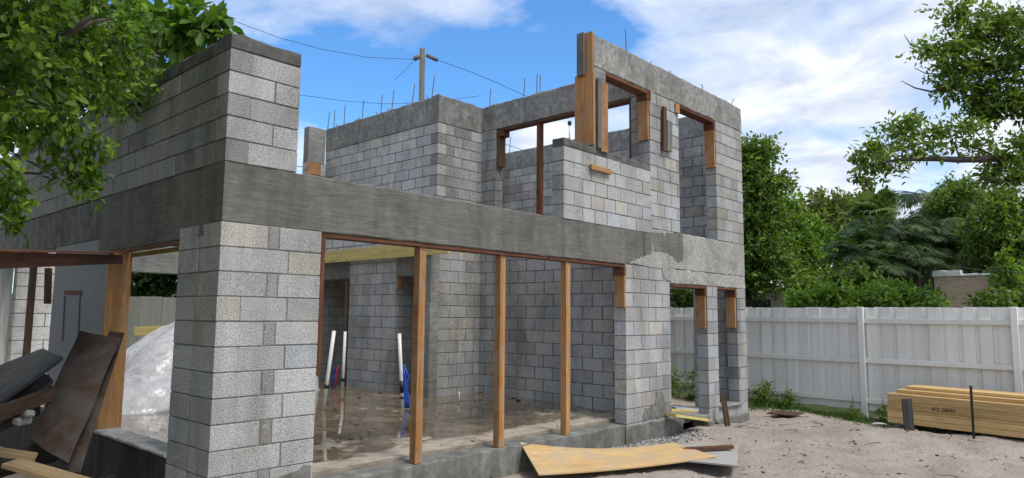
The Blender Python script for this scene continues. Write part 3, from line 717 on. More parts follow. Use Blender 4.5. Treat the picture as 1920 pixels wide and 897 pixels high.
def tarp(name, c, sx, sy, h, lab, seed, skew=.4):
    r2 = np.random.default_rng(seed); n = 46; V = []; F = []; ph = r2.uniform(0, 6, 8)
    for i in range(n+1):
        for j in range(n+1):
            u, v = i/n*2-1, j/n*2-1; r = (abs(u)**2.6+abs(v)**2.6)**(1/2.6)
            z = h*max(0, 1-r**2.2)**.75*(1+skew*u)
            cr = .07*abs(math.sin(4*u+2.5*v+ph[0]))+.05*abs(math.sin(6*v-4*u+ph[1]))+.03*abs(math.sin(11*u+8*v+ph[2]))+.012*abs(math.sin(23*v-9*u+ph[3]))
            ed = 1+.06*math.sin(5*math.atan2(v, u)+ph[4])
            V.append((c[0]+u*sx*ed+cr*.4, c[1]+v*sy*ed+cr*.3, c[2]+max(.006, z+cr*min(1, z*4))))
    for i in range(n):
        for j in range(n): b = i*(n+1)+j; F.append((b, b+n+1, b+n+2, b+1))
    o = mesh(name, V, F, PLASTIC, None, c, True); md = o.modifiers.new('s', 'SOLIDIFY'); md.thickness = .002; return tag(o, lab, 'plastic sheet')
tarp('plastic_sheet', (2.25, 5.85, .09), 1.45, .9, 1.22, 'milky plastic sheet draped over a pile inside the side opening', 5, .35)
tarp('plastic_sheet', (1.75, 5.25, .09), .9, .4, .36, 'low rolled fold of white plastic sheet at the foot of the covered pile', 9, .1)
tarp('plastic_sheet', (4.4, 6.3, .09), .42, .45, .9, 'crumpled plastic bag shape behind the leaning pipe', 11, .1)
t = thing('block_pile', 'dark heap of stacked blocks under the milky plastic sheet', 'block pile', (2.3, 5.9, .1))
for ix in range(4):
    for iz in range(4-ix//2): box('spare_block', 1.6+.42*ix, 1.99+.42*ix, 5.65, 6.0, .1+.2*iz, .295+.2*iz, MORTAR_D, t); box('spare_block', 1.62+.42*ix, 2.0+.42*ix, 6.02, 6.4, .1+.2*iz, .295+.2*iz, MORTAR_D, t)
for k, z in enumerate((1.15,)):
    tag(box('pallet_board', 1.7, 3.2, 5.7+.1*k, 6.1, z-.26, z-.18, W_PINE[0], None), 'pine board lying topmost in the pile under the plastic', 'board')
tag(board('pile_plank', (1.62, 6.35, 1.20), (3.4, 6.1, 1.27), .14, .03, W_YEL[0]), 'yellow plank sticking out on top of the plastic covered pile', 'plank')

# ------------------------------------------------------------------ side clutter by the tree
hA, hB = at(-60, 489, 3.3), np.array([-.04, 2.1, 2.04])
t = thing('timber_header', 'long dark red timber header running from the side opening post', 'beam', hB)
board('beam', hA, hB, .088, .04, W_RED[0], t); board('top_sheet', hA+np.array([.05, 0, .052]), hB+np.array([-.1, -.2, .052]), .012, .25, W_RED[0], t)
board('brace_block', hB+np.array([-.08, -.08, 0]), hB+np.array([.03, .03, 0]), .10, .05, W_ORANGE[0], t)
pA = at(200, 500, 6.9); bB = at(180, 640, 6.9)
tag(board('hanging_board', at(91, 503, 5.3), at(89, 570, 5.3), .05, .02, W_BROWN[0], None, RT), 'short dark board hanging below the timber header', 'board')
def sheet4(name, c4, thk, mat, lab, cat, nseg=10, bend=0, wob=.0, ax=0):
    """a sheet from 4 corner points (a b c d); own thickness; origin at its middle"""
    a, b, c, d = [np.array(p, float) for p in c4]; n = np.cross(b-a, d-a); n /= np.linalg.norm(n); V = []; F = []
    r2 = np.random.default_rng(5); ct = (a+b+c+d)/4
    ex = (b-a)/np.linalg.norm(b-a); ey = np.cross(n, ex)
    for s in (0, 1):
        for i in range(nseg+1):
            for j in range(nseg+1):
                u, v = i/nseg, j/nseg; p = (a*(1-u)+b*u)*(1-v)+(d*(1-u)+c*u)*v
                p = p+n*(bend*(u*(1-u))*4)+n*thk*(s-.5)
                if i in (0, nseg) or j in (0, nseg): p = p+wob*(ex*math.sin(17*u+9*v)+ey*math.cos(13*v+7*u))
                q = p-ct; V.append((q@ex, q@ey, q@n))
    K = (nseg+1)**2
    for s in (0, 1):
        for i in range(nseg):
            for j in range(nseg):
                b0 = s*K+i*(nseg+1)+j; f = (b0, b0+nseg+1, b0+nseg+2, b0+1); F.append(f if s else f[::-1])
    rim = [i*(nseg+1) for i in range(nseg+1)]+[nseg*(nseg+1)+j for j in range(1, nseg+1)]+[i*(nseg+1)+nseg for i in range(nseg-1, -1, -1)]+[j for j in range(nseg-1, 0, -1)]
    for p, q in zip(rim, rim[1:]+rim[:1]): F.append((p, q, K+q, K+p))
    me = bpy.data.meshes.new(name); me.from_pydata([tuple(v) for v in V], [], F); me.update()
    bm = bmesh.new(); bm.from_mesh(me); bmesh.ops.recalc_face_normals(bm, faces=bm.faces); bm.to_mesh(me); bm.free()
    o = link(name, me, mat); o.rotation_euler = Matrix(((ex[0], ey[0], n[0]), (ex[1], ey[1], n[1]), (ex[2], ey[2], n[2]))).to_euler(); o.location = tuple(ct); return tag(o, lab, cat)
sheet4('leaning_plywood', [at(56, 826, 5.7), at(128, 872, 5.7), at(226, 636, 6.75), at(148, 622, 6.75)], .02, W_DARK[1], 'dark brown plywood sheet leaning against the side opening post', 'plywood', wob=.006)
sheet4('leaning_board', [at(122, 884, 5.9), at(150, 888, 5.95), at(233, 626, 6.95), at(205, 622, 6.95)], .03, W_DARK[1], 'narrow dark board leaning behind the brown plywood sheet', 'board')
sheet4('stacked_sheet', [at(-60, 800, 4.9), at(118, 673, 6.15), at(80, 656, 6.6), at(-60, 712, 5.7)], .03, W_DGREY[0], 'broad grey weathered sheet lying tilted across the scrap pile', 'sheet')
sheet4('stacked_sheet', [at(-60, 838, 4.85), at(100, 716, 6.1), at(70, 690, 6.5), at(-60, 770, 5.5)], .03, W_DGREY[0], 'lower grey sheet beneath the broad weathered sheet', 'sheet')
for k, (a, b, mt, lab) in enumerate(((at(-40, 790, 4.9), at(105, 735, 6.2), W_BROWN, 'brown plank under the grey sheet in the scrap pile'), (at(-50, 815, 4.9), at(70, 765, 6.1), W_DARK, 'thin dark plank low in the scrap pile'), (at(-40, 765, 5.3), at(90, 715, 6.4), W_DGREY, 'grey plank wedged under the weathered sheet'))):
    tag(board('scrap_plank', a, b, .12, .04, mt[0], None, (0, .3, 1)), lab, 'plank')
tag(board('front_plank', at(-40, 842, 4.6), at(68, 858, 4.75), .03, .2, W_TAN[0]), 'short pale plank lying behind the long plank in the scrap pile', 'plank')
tag(board('front_plank', at(20, 868, 4.5), at(185, 915, 4.5), .03, .18, W_TAN[0]), 'long pale yellow plank in front of the leaning plywood', 'plank')
for k, (x, y) in enumerate(((42, 790), (52, 778))):
    c = at(x, y, 5.4); V, F = cbox_data(.13, .07, .05, .012); o = mesh('rubble_piece', V+c, F, STUCCO, None, c); o.rotation_euler = (.2, .3*k, .6+k); tag(o, ('lower', 'upper')[k]+' pale concrete rubble chunk in the scrap pile', 'rubble')
# the dark heap that carries the scrap
for k in range(6):
    a = at(-110+14*k, 850-8*k, 5.2+.1*k); b = a+RT*.35+FW*rng.uniform(.3, .9); a = a-np.array([0, 0, .12+.05*k]); b = b-np.array([0, 0, .16+.04*k])
    tag(board('scrap_timber', a, b, .09, .09, W_DARK[0], None), 'dark rotten timber in the heap under the scrap sheets', 'timber', 'rotten timbers heaped under the scrap sheets')
for k in range(6):
    a = np.array([-1.6+.2*k, -.1+.4*k, GZ+.08+.07*(k % 2)]); tag(board('scrap_timber', a, a+np.array([.9, .5-.2*(k % 3), .05]), .1, .1, W_DARK[0], None), 'dark rotten timber in the heap under the scrap sheets', 'timber', 'rotten timbers heaped under the scrap sheets')

# ------------------------------------------------------------------ sheets, boards, stakes on the sand
def gz(x, y): return gh(x, y)
def curved_ply():
    A = [onZ(975, 832, .0), onZ(1262, 832, -.13), onZ(1342, 858, -.20), onZ(1010, 892, -.24)]
    a, b, c, d = A; n = 26; V = []; F = []; ct = (a+b+c+d)/4; thk = .016
    for s in (0, 1):
        for i in range(n+1):
            for j in range(n//2+1):
                u, v = i/n, j/(n//2); p = (a*(1-u)+b*u)*(1-v)+(d*(1-u)+c*u)*v
                sag = 4*u*(1-u)*(.075*(1-v)+.03*v); p = p-np.array([0, 0, sag]); p[2] = max(p[2], gz(p[0], p[1])+.014)+thk*s
                if i == n: p = p+(b-a)/np.linalg.norm(b-a)*(.012*math.sin(j*2.3)+(.10 if 5 <= j <= 6 else 0))*-1
                V.append(p)
    K = (n+1)*(n//2+1); w_ = n//2+1
    for s in (0, 1):
        for i in range(n):
            for j in range(n//2):
                q = s*K+i*w_+j; f = (q, q+w_, q+w_+1, q+1); F.append(f if s == 0 else f[::-1])
    rim = [i*w_ for i in range(n+1)]+[n*w_+j for j in range(1, w_)]+[i*w_+w_-1 for i in range(n-1, -1, -1)]+[j for j in range(w_-2, 0, -1)]
    for p, q in zip(rim, rim[1:]+rim[:1]): F.append((p, q, K+q, K+p))
    o = mesh('plywood_sheet', V, F, W_CREAM, None, ct, False)
    bm = bmesh.new(); bm.from_mesh(o.data); bmesh.ops.recalc_face_normals(bm, faces=bm.faces); bm.to_mesh(o.data); bm.free()
    ang = math.atan2((b-a)[1], (b-a)[0]); o.data.transform(Matrix.Rotation(-ang, 4, 'Z')); o.rotation_euler.z = ang
    tag(o, 'warped pale plywood sheet curling up on the sand beside the ledge', 'plywood')
curved_ply()
q = [onZ(1215, 862, -.25), onZ(1383, 880, -.25), onZ(1384, 842, -.25), onZ(1270, 838, -.25)]
sheet4('grey_panel', [p+np.array([0, 0, .03]) for p in q], .018, W_SHEET, 'flat grey painted panel under the warped plywood sheet', 'panel', wob=.004)
tag(board('red_board', onZ(1283, 843, -.17), onZ(1373, 838, -.17), .04, .09, W_RED[0]), 'red brown board lying along the back of the grey panel', 'board')
tag(board('treated_plank', onY(1262, 770, -.0)+np.array([-.25, .25, 0]), onY(1309, 771, -.0)+np.array([-.05, .1, 0]), .04, .2, W_YEL[0]), 'upper yellow plank lying in the low tower opening', 'plank', 'yellow planks in the low opening')
tag(board('treated_plank', onY(1258, 778, -.12), onY(1320, 787, -.25), .045, .2, W_YEL[0]), 'lower yellow plank sticking out of the low tower opening', 'plank', 'yellow planks in the low opening')
tag(board('dark_timber', (8.1, 1.3, -.12), (8.7, .8, -.12), .08, .1, W_BROWN[0]), 'dark timber lying on the floor inside the low tower opening', 'timber')
k_ = M('blue_liner', .25, .5); k_.col(k_.ramp(k_.noise(k_.pos(), 9, 6, .7, 1), (.42, (.36, .46, .60)), (.6, (.62, .70, .80)))); k_.bump(k_.noise(k_.pos(), 25, 4), .5, .02)
tag(rough_box('blue_sheet', 7.6, 9.3, .6, 1.7, -.168, -.15, k_.m), 'pale blue sheet covering the floor behind the low opening', 'sheet')
def stake(x0, y0, x1, y1, wdt, thk, mat, lab, name='stake', cat='stake', zt=None, z0=None):
    A = onZ(x1, y1, z0 if z0 is not None else -.27); D = pj(A)[2]; B = A+np.array([0, 0, (y1-y0)/FPX*D])+RT*((x0-x1)/FPX*D); A = A-np.array([0, 0, .12])
    return tag(board(name, A, B, wdt, thk, mat, None, RT, .004), lab, cat)
stake(1357, 743, 1366, 798, .085, .05, W_BROWN[0], 'rough brown stake driven in before the tower opening')
stake(1703, 749, 1706, 811, .15, .03, W_DGREY[0], 'wide dark grey stake in front of the lumber stack', z0=-.22)
A = onZ(1826, 822, -.25); D = pj(A)[2]; v, f = tube_data([A-np.array([0, 0, .15]), A+np.array([0, 0, 97/FPX*D])], .018, 8); o = mesh('steel_stake', v, f, BLK, None, A); tag(o, 'thin black steel stake standing before the lumber stack', 'stake')
tag(box('dropped_panel', 10.4, 10.95, -.62, -.12, -.262, -.24, W_BROWN[0], None), 'brown scrap panel lying by the grass along the fence', 'panel')

# ------------------------------------------------------------------ lumber stack
def lumber():
    A0 = onZ(1664, 797, -.26); B0 = onZ(1920, 829, -.26); d = (B0-A0); d[2] = 0; d /= np.linalg.norm(d); n = np.array([-d[1], d[0], 0]);
    if n[0] < 0: n = -n
    Ln = 4.2; lab = 'pine board in the lumber stack beside the white fence'; wd = .14
    for q in (0.3, 2.0, 3.6):
        c = A0+d*q+n*.35; tag(board('stack_bearer', c-n*.3+np.array([0, 0, .02]), c+n*.38+np.array([0, 0, .02]), .06, .09, W_BROWN[0]), 'dark bearer under the lumber stack', 'timber', 'bearers under the lumber stack')
    z = A0[2]+.05
    for r, th in enumerate((.085, .09, .045, .12, .125, .06, .05)):
        back = max(0, r-4)
        for k in range(5-back):
            sh = rng.uniform(-.012, .02)+.09*back
            p = A0+d*sh+n*(back*.15+k*(wd+.006)+wd/2+rng.uniform(-.008, .008)); p[2] = z+th/2
            o = board('pine_board', p, p+d*(Ln+rng.uniform(-.03, .05)), th, wd, W_PINE[0], None, c=.005)
            tag(o, lab if not (r == 4 and k == 0) else 'thick outer pine board bearing dark handwritten marks', 'board', 'pine boards in the lumber stack')
        z += th+.003
    # pencilled tally on the outer face
    cu = bpy.data.curves.new('t', 'FONT'); cu.body = '4/2 28PH'; cu.size = .082; cu.extrude = .0006; cu.space_character = 1.1; cu.shear = .2
    o = bpy.data.objects.new('t', cu); COL.objects.link(o); dg = bpy.context.evaluated_depsgraph_get(); me = bpy.data.meshes.new_from_object(o.evaluated_get(dg)); bpy.data.objects.remove(o)
    o = link('handwriting', me, BLK); o['kind'] = 'stuff'; p = A0+d*.70-n*.012+np.array([0, 0, .315])
    Mx = Matrix(((d[0], 0, -n[0], p[0]), (d[1], 0, -n[1], p[1]), (0, 1, 0, p[2]), (0, 0, 0, 1))); o.matrix_world = Mx
    tag(o, 'dark handwritten tally on the side of the lumber stack', 'writing')
lumber()

# ------------------------------------------------------------------ white fence
def fence():
    def P(y): return np.array([11.72+.06*(y+1.45), y, 0])
    t = thing('board_fence', 'white painted board fence with three rails along the sandy yard', 'fence', (11.72, -1.45, GZ))
    r2 = np.random.default_rng(12)
    ys = np.arange(-7.6, 7.2, .26); cache = []
    for wdt in (.186, .18, .178):
        c = .028; h = 1.90; pr = [(-wdt/2, 0), (wdt/2, 0), (wdt/2, h-c), (wdt/2-c, h), (-wdt/2+c, h), (-wdt/2, h-c)]
        V = [(a, -.009, b) for a, b in pr]+[(a, .009, b) for a, b in pr]; n = len(pr)
        F = [tuple(range(n)), tuple(range(n, 2*n))[::-1]]+[(i, n+i, n+(i+1) % n, (i+1) % n) for i in range(n)]
        me = bpy.data.meshes.new('picket'); me.from_pydata(V, [], F); me.update(); me.materials.append(FENCE); cache.append(me)
    for i, y in enumerate(ys):
        for layer in (0, 1):
            p = P(y+.13*layer); o = bpy.data.objects.new('picket', cache[r2.integers(3)]); COL.objects.link(o); o.parent = t
            o.location = (p[0]+.045+.02*layer-11.72, p[1]+1.45, -.18-GZ+r2.normal(0, .006)); o.rotation_euler = (r2.normal(0, .004), r2.normal(0, .004), R(90)-math.atan(.06)+R(180)*0)
    for z, hgt in ((1.47, .09), (.735, .09), (-.0, .09)):
        for ya in np.arange(-8.65, 7, 2.4): a = P(ya+.05); b = P(ya+2.35); a[2] = b[2] = z+r2.normal(0, .008); board('rail', a, b, hgt, .04, FENCE, t)
    for ya in np.arange(-8.65, 7.1, 2.4):
        a = P(ya); box('post', a[0]-.07, a[0]+.03, ya-.05, ya+.05, GZ-.2, 1.725, FENCE, t, .006)
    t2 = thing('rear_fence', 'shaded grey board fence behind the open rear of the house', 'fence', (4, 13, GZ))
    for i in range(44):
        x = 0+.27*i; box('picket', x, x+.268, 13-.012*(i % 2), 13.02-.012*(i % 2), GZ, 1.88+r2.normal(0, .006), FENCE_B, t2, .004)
fence()

# ------------------------------------------------------------------ neighbours
def beige():
    k = M('beige_stucco', .9, .15); P = k.pos((1, 1, 3.2)); n = k.noise(P, 4, 6, .6, 1.2)
    k.col(k.ramp(n, (.35, (.52, .38, .275)), (.65, (.62, .47, .35)))); k.bump(n, .9, .06); return k.m
BEI = beige()
t = thing('garden_wall', 'beige textured stucco wall with white coping above the fence', 'wall', (18, -2.2, GZ))
rough_box('wall', 17.9, 18.1, -3.2, -1.42, GZ-.1, 2.58, BEI, t); rough_box('coping', 17.86, 18.14, -3.22, -2.02, 2.582, 2.64, plain('coping_white', (.75, .75, .73), .7), t); rough_box('coping', 17.86, 18.14, -2.018, -1.40, 2.582, 2.74, plain('coping_white2', (.75, .75, .73), .7), t)
c = at(1438, 560, 24); t = thing('garden_shed', 'low brown shed with a shallow dark roof beyond the fence', 'shed', (c[0], c[1], GZ))
def shed():
    ex = RT*np.array([1, 1, 0]); ex /= np.linalg.norm(ex); ey = np.array([-ex[1], ex[0], 0]); zt = at(1438, 553, 24)[2]; zr = at(1438, 531, 24)[2]
    w_ = 1.0; V = []; o0 = np.array([c[0], c[1], 0])
    pr = [(-1.3, GZ), (1.0, GZ), (1.0, zt), (-.1, zr), (-1.3, zt-.05)]
    for dd in (0, 3): V += [o0+ex*a+ey*dd+np.array([0, 0, b]) for a, b in pr]
    n = 5; mesh('wall', V, [tuple(range(n)), tuple(range(n, 2*n))[::-1]]+[(i, n+i, n+(i+1) % n, (i+1) % n) for i in range(n)], plain('shed_wall', (.30, .25, .19), .9), t)
    for (a, b) in (((-1.45, zt-.06), (-.1, zr+.05)), ((-.1, zr+.05), (1.2, zt-.03))):
        A = o0+ex*a[0]+ey*1.45+np.array([0, 0, a[1]]); B = o0+ex*b[0]+ey*1.45+np.array([0, 0, b[1]]); board('roof', A, B, .06, 3.2, plain('shed_roof', (.05, .05, .05), .9), t)
    A = o0+ex*-1.0-ey*.03; board('window', A+np.array([0, 0, 1.95]), A+ex*1.1+np.array([0, 0, 1.95]), .35, .05, BLK, t)
shed()

# ------------------------------------------------------------------ utility pole and wires
pb = at(794, 182, 35); top = at(792, 92, 35)
t = thing('utility_pole', 'weathered timber utility pole rising behind the block stair box', 'pole', (pb[0], pb[1], GZ))
v, f = tube_data([(pb[0], pb[1], GZ), (top[0], top[1], top[2])], [.17, .135], 12); mesh('pole', v, f, POLE, t, None, True)
a = at(800, 104, 34.9); b = at(820, 113, 34.8); v, f = tube_data([a, b], .10, 8); mesh('splice_case', v, f, plain('splice_grey', (.12, .12, .12), .6), t, None, True)
a = at(776, 112, 34.8); b = at(788, 104, 34.9); v, f = tube_data([a, a*.5+b*.5, b], [.10, .13, .08], 8); mesh('splice_case', v, f, plain('splice_grey2', (.13, .13, .13), .6), t, None, True)
def wire(pts, D, lab, r=.012, k=5):
    P = []
    for (x, y), (x2, y2) in zip(pts[:-1], pts[1:]):
        for q in range(8): s = q/8; P.append((x+(x2-x)*s, y+(y2-y)*s))
    P.append(pts[-1]); n = len(P)
    Dv = [D]*n if np.isscalar(D) else np.interp(range(n), np.linspace(0, n-1, len(D)), D)
    W = [at(x, y, dd) for (x, y), dd in zip(P, Dv)]; v, f = tube_data(W, r*.85, k); o = mesh('power_line', v, f, WIRE, None, W[0], True); tag(o, lab, 'wire')
wire([(380, 18), (440, 40), (520, 70), (600, 92), (690, 108), (783, 112)], [30, 35], 'upper cable sagging from the treetop to the utility pole', .014)
wire([(380, 150), (470, 165), (565, 179), (650, 190), (720, 195), (800, 193), (900, 180)], [30, 40], 'lower cable passing behind the stair box roof', .014)
wire([(818, 112), (880, 134), (930, 155), (985, 180), (1060, 215)], [34.8, 40], 'cable running from the pole towards the tower', .016)
wire([(740, 150), (760, 132), (775, 115)], [36, 34.9], 'short guy wire slanting below the pole splice', .012)
wire([(915, 258), (945, 270), (975, 280), (1010, 292)], [30, 30], 'cable seen through the wide upper opening', .014)
wire([(540, 312), (580, 313.5), (620, 312)], [30, 30], 'cable glimpsed between the side wall and the stair box', .02)
wire([(1540, 448), (1560, 456), (1640, 473), (1750, 494), (1840, 507), (1990, 514)], [13.6, 12.6], 'black cable crossing in front of the palms', .008)
A = onX(1068, 262, 9.8); t = thing('vent_pipe', 'thin vent pipe with black cap above the tower wall', 'pipe', A); D = pj(A)[2]
v, f = tube_data([A-np.array([0, 0, .1]), A+np.array([0, 0, 30/FPX*D])], .022, 8); mesh('pipe', v, f, PVC, t, None, True); v, f = tube_data([A+np.array([0, 0, 28/FPX*D]), A+np.array([0, 0, 35/FPX*D])], .045, 8); mesh('cap', v, f, BLK, t, None, True)

# ------------------------------------------------------------------ foliage
def leaves(cen, axis, nor, ln, wd, fold=.25, droop=.12):
    """6-vertex leaves, 2 quads each -> V, F"""
    n = len(cen); ax = axis/np.linalg.norm(axis, axis=1, keepdims=True); sd = np.cross(nor, ax); sd /= np.linalg.norm(sd, axis=1, keepdims=True)+1e-9; up = np.cross(ax, sd)
    ln = np.broadcast_to(ln, n)[:, None]; wd = np.broadcast_to(wd, n)[:, None]
    b = cen; tip = cen+ax*ln-up*ln*droop
    l1 = cen+ax*ln*.3+sd*wd*.45+up*wd*fold*.5; l2 = cen+ax*ln*.68+sd*wd*.42+up*(wd*fold*.4-ln*droop*.4)
    r1 = cen+ax*ln*.3-sd*wd*.45+up*wd*fold*.5; r2_ = cen+ax*ln*.68-sd*wd*.42+up*(wd*fold*.4-ln*droop*.4)
    V = np.stack([b, l1, l2, tip, r2_, r1], 1).reshape(-1, 3); k = np.arange(n)[:, None]*6
    F = np.concatenate([k+np.array([[0, 3, 2, 1]]), k+np.array([[0, 5, 4, 3]])], 0); return V, F
def unit(n, r): v = r.normal(size=(n, 3)); return v/np.linalg.norm(v, axis=1, keepdims=True)
def clump_leaves(clumps, r, per=9, ln=.08, wr=.5, up=.55, shell=.55, spr=1.0, tint=None, hang=0.0):
    """clumps: (centre, (rx,ry,rz), n leaves). Leaves sit on sprigs spread through the clump, thicker towards its surface."""
    Cn, Ax, No, Tn = [], [], [], []
    for ci, (c, rad, n) in enumerate(clumps):
        ns = max(3, n//per); u = unit(ns, r); rr = (r.random(ns)**shell)[:, None]
        sp = np.array(c)+u*rr*np.array(rad)*(1+.25*r.normal(size=(ns, 1))*.5)
        sd = u*.8+np.array([0, 0, -.15])+r.normal(size=(ns, 3))*.45; sd /= np.linalg.norm(sd, axis=1, keepdims=True)
        tone0 = np.clip(.42+.24*r.normal(size=ns), 0, 1)
        for k in range(per):
            t = (k+.3)/per; p = sp+sd*(t-.4)*ln*per*.33*spr+r.normal(size=(ns, 3))*ln*.25
            a = sd*.6+r.normal(size=(ns, 3))*.75-np.array([0, 0, hang]); nn = np.array([0, 0, up])+r.normal(size=(ns, 3))*.5
            Cn.append(p); Ax.append(a); No.append(nn); Tn.append(np.clip(tone0+r.normal(size=ns)*.16+(tint[ci] if tint else 0), 0, 1))
    Cn, Ax, No, Tn = map(np.concatenate, (Cn, Ax, No, Tn)); L_ = ln*(.7+.6*r.random(len(Cn)))
    return Cn, Ax, No, L_, L_*wr, Tn
def tree(name, lab, cat, base, clumps, mat, bark=BARK, ln=.1, wr=.5, per=9, seed=1, trunk=None, trad=.15, up=.55, shell=.55, spr=1.0, limbs=True, group=None, fork=None, tint=None, hang=0.0):
    r = np.random.default_rng(seed); base = np.array(base, float); t = thing(name, lab, cat, base, group)
    Cn, Ax, No, L_, W_, Tn = clump_leaves(clumps, r, per, ln, wr, up, shell, spr, tint, hang); V, F = leaves(Cn, Ax, No, L_, W_)
    big_mesh('crown', V, F, mat, np.repeat(Tn, 6), t)
    lst = []; fk = np.array(fork) if fork is not None else base+np.array([0, 0, .45])*max(1, np.mean([c[0][2] for c in clumps])-base[2])
    tp = trunk or curve_pts(base-np.array([0, 0, .1]), fk, 0, 5, trad*.25, seed); lst.append((tp, list(np.linspace(trad, trad*.65, len(tp)))))
    if limbs:
        for i, (c, rad, n) in enumerate(clumps):
            P = curve_pts(fk, c, -.08*np.linalg.norm(np.array(c)-fk), 7, .03*np.linalg.norm(np.array(c)-fk), seed+i); lst.append((P, list(np.linspace(trad*.45, trad*.06, len(P)))))
            for q in range(3): e2 = np.array(c)+unit(1, r)[0]*np.array(rad)*.8; lst.append((curve_pts(P[5], e2, 0, 4, .04, q+i), [trad*.12, trad*.1, trad*.07, trad*.05, trad*.03]))
    tubes('trunk', lst, bark, t, 6); return t, (Cn, Ax, No, L_, W_, Tn)

# -- near tree at the left: crown hangs in front of the side wall and shades it
def near_tree():
    r = np.random.default_rng(21); fork = np.array([-5.2, 3.2, 3.6]); cl = []
    hand = []
    for gx_ in range(-20, 260, 42):
        for gy_ in range(5, 185, 40):
            if gx_ > 205 and gy_ > 150: continue
            x, y = gx_+r.uniform(-14, 14), gy_+r.uniform(-12, 12); hand.append((x, y, 4.5+max(0, x)*.006+r.uniform(-.2, .5), .2, 135))
    for (x, y) in ((270, 130), (285, 165), (240, 175), (255, 60), (225, 190)): hand.append((x, y, 7.0, .26, 150))
    for (x, y) in ((15, 205), (58, 212), (100, 218), (140, 212), (8, 245), (48, 250), (95, 248), (-20, 240)): hand.append((x, y, 4.5, .14, 75))
    for (x, y) in ((130, 258), (150, 262), (175, 266), (196, 270), (160, 284), (180, 296), (148, 304), (150, 332), (166, 342), (136, 350), (178, 356), (120, 300), (165, 318), (122, 330), (108, 275)): hand.append((x, y, 4.8, .085, 30))
    for (x, y) in ((2, 300), (14, 328), (34, 342), (8, 362), (28, 378), (3, 398), (18, 418), (-25, 340), (-25, 390)): hand.append((x, y, 4.2, .10, 45))
    for (x, y, D, q, n) in hand: cl.append((at(x, y, D), (q, q, q*.8), n))
    for _ in range(2500):
        c = np.array([r.uniform(-6.5, .2), r.uniform(-3.4, 8), r.uniform(2.9, 7.6)]); px, py, D = pj(c)
        if D < 2.2 and abs(px-960) < 1300: continue
        m_ = 330/max(D, .5)*1.2
        lim = -60 if py < 420 else -300
        if -m_ < py < 897+m_ and px > lim-m_ and px < 1920+m_: continue
        if px > 420 and py > -m_ and D > 0: continue
        if np.linalg.norm((c-np.array([-4, 2.5, 5.5]))/np.array([4, 6, 2.6])) > 1: continue
        cl.append((c, (.6, .6, .42), 650))
        if len(cl) > 270: break
    for _ in range(2500):                       # unseen boughs left of and behind the camera, added to darken the side wall
        c = np.array([r.uniform(-8, -2.6), r.uniform(-8, 9), r.uniform(.2, 6.2)]); px, py, D = pj(c)
        if D > .3 and px > -260-300/D: continue
        if D < 1.0 and np.linalg.norm(c-CAM) < 2.2: continue
        cl.append((c, (.7, .7, .55), 620))
        if len(cl) > 500: break
    t, dat = tree('shade_tree', 'near leafy shade tree whose branches hang before the dark side wall', 'tree', (-5.6, 3.0, GZ-.1), cl, LF_NEAR, BARK, ln=.060, wr=.60, per=7, seed=22, trad=.2, hang=.55, limbs=False, fork=fork)
    crown = [o for o in t.children if o.name.startswith('crown')][0]
    Cn, Ax, No, L_, W_, Tn = dat
    # the 300 leaves that show largest become leaf objects
    d = Cn-CAM; D = d@FW; px = 960+FPX*(d@RT)/D; py = 448.5-FPX*(d@UP)/D
    ok = (D > 1) & (px > 5) & (px < 420) & (py > 5) & (py < 440); sz = np.where(ok, L_/np.maximum(D, .1), 0); idx = np.argsort(-sz)[:300]
    keep = np.ones(len(Cn), bool); keep[idx] = False
    V, F = leaves(Cn[keep], Ax[keep], No[keep], L_[keep], W_[keep]); old = crown.data
    bpy.data.objects.remove(crown); bpy.data.meshes.remove(old); crown = big_mesh('crown', V, F, LF_NEAR, np.repeat(Tn[keep], 6), t)
    V1, F1 = leaves(np.zeros((1, 3)), np.array([[1., 0, 0]]), np.array([[0, 0, 1.]]), 1.0, .62); me = bpy.data.meshes.new('leaf'); me.from_pydata(V1.tolist(), [], F1.tolist()); me.update(); me.materials.append(LF_NEAR_O)
    for i in idx:
        a = Ax[i]/np.linalg.norm(Ax[i]); s = np.cross(No[i], a); s /= np.linalg.norm(s); u = np.cross(a, s)
        o = bpy.data.objects.new('leaf', me); COL.objects.link(o); o.parent = crown; l_ = Cn[i]-wloc(t)
        o.matrix_local = Matrix(((a[0]*L_[i], s[0]*L_[i], u[0]*L_[i], l_[0]), (a[1]*L_[i], s[1]*L_[i], u[1]*L_[i], l_[1]), (a[2]*L_[i], s[2]*L_[i], u[2]*L_[i], l_[2]), (0, 0, 0, 1)))
    br = [([at(-120, 90, 5), at(0, 48, 5), at(85, 0, 5), at(150, -40, 5)], [.028, .024, .02, .012]), ([at(20, 160, 5.1), at(72, 115, 5), at(110, 75, 5), at(150, 48, 5), at(172, 30, 5)], [.035, .032, .028, .022, .012]),
          ([at(-60, 55, 5), at(0, 68, 5), at(50, 78, 5), at(90, 82, 5)], [.02, .015, .012, .006]), ([at(62, 8, 5), at(95, 40, 5), at(112, 72, 5)], [.012, .011, .01]), ([at(92, 95, 5), at(100, 60, 5.02), at(98, 45, 5)], [.012, .01, .006]),
          ([at(-80, 330, 4.7), at(0, 322, 4.75), at(74, 326, 4.8), at(95, 312, 4.85), at(130, 290, 4.9)], [.014, .011, .009, .007, .004]), ([at(110, 75, 5), at(175, 40, 5.3), at(215, 35, 5.6)], [.02, .014, .008])]
    for (x, y, D, q_, n_) in hand[::2]: e_ = at(x, y, D); br.append((curve_pts(fork*.55+e_*.45+np.array([0, 0, .4]), e_, -.1, 6, .06, int(x+300)), [.022, .018, .015, .012, .009, .006, .004]))
    for k in range(10): e_ = np.array(cl[100+k*9][0]); br.append((curve_pts(fork, e_, -.3, 8, .08, k), list(np.linspace(.035, .008, 9))))
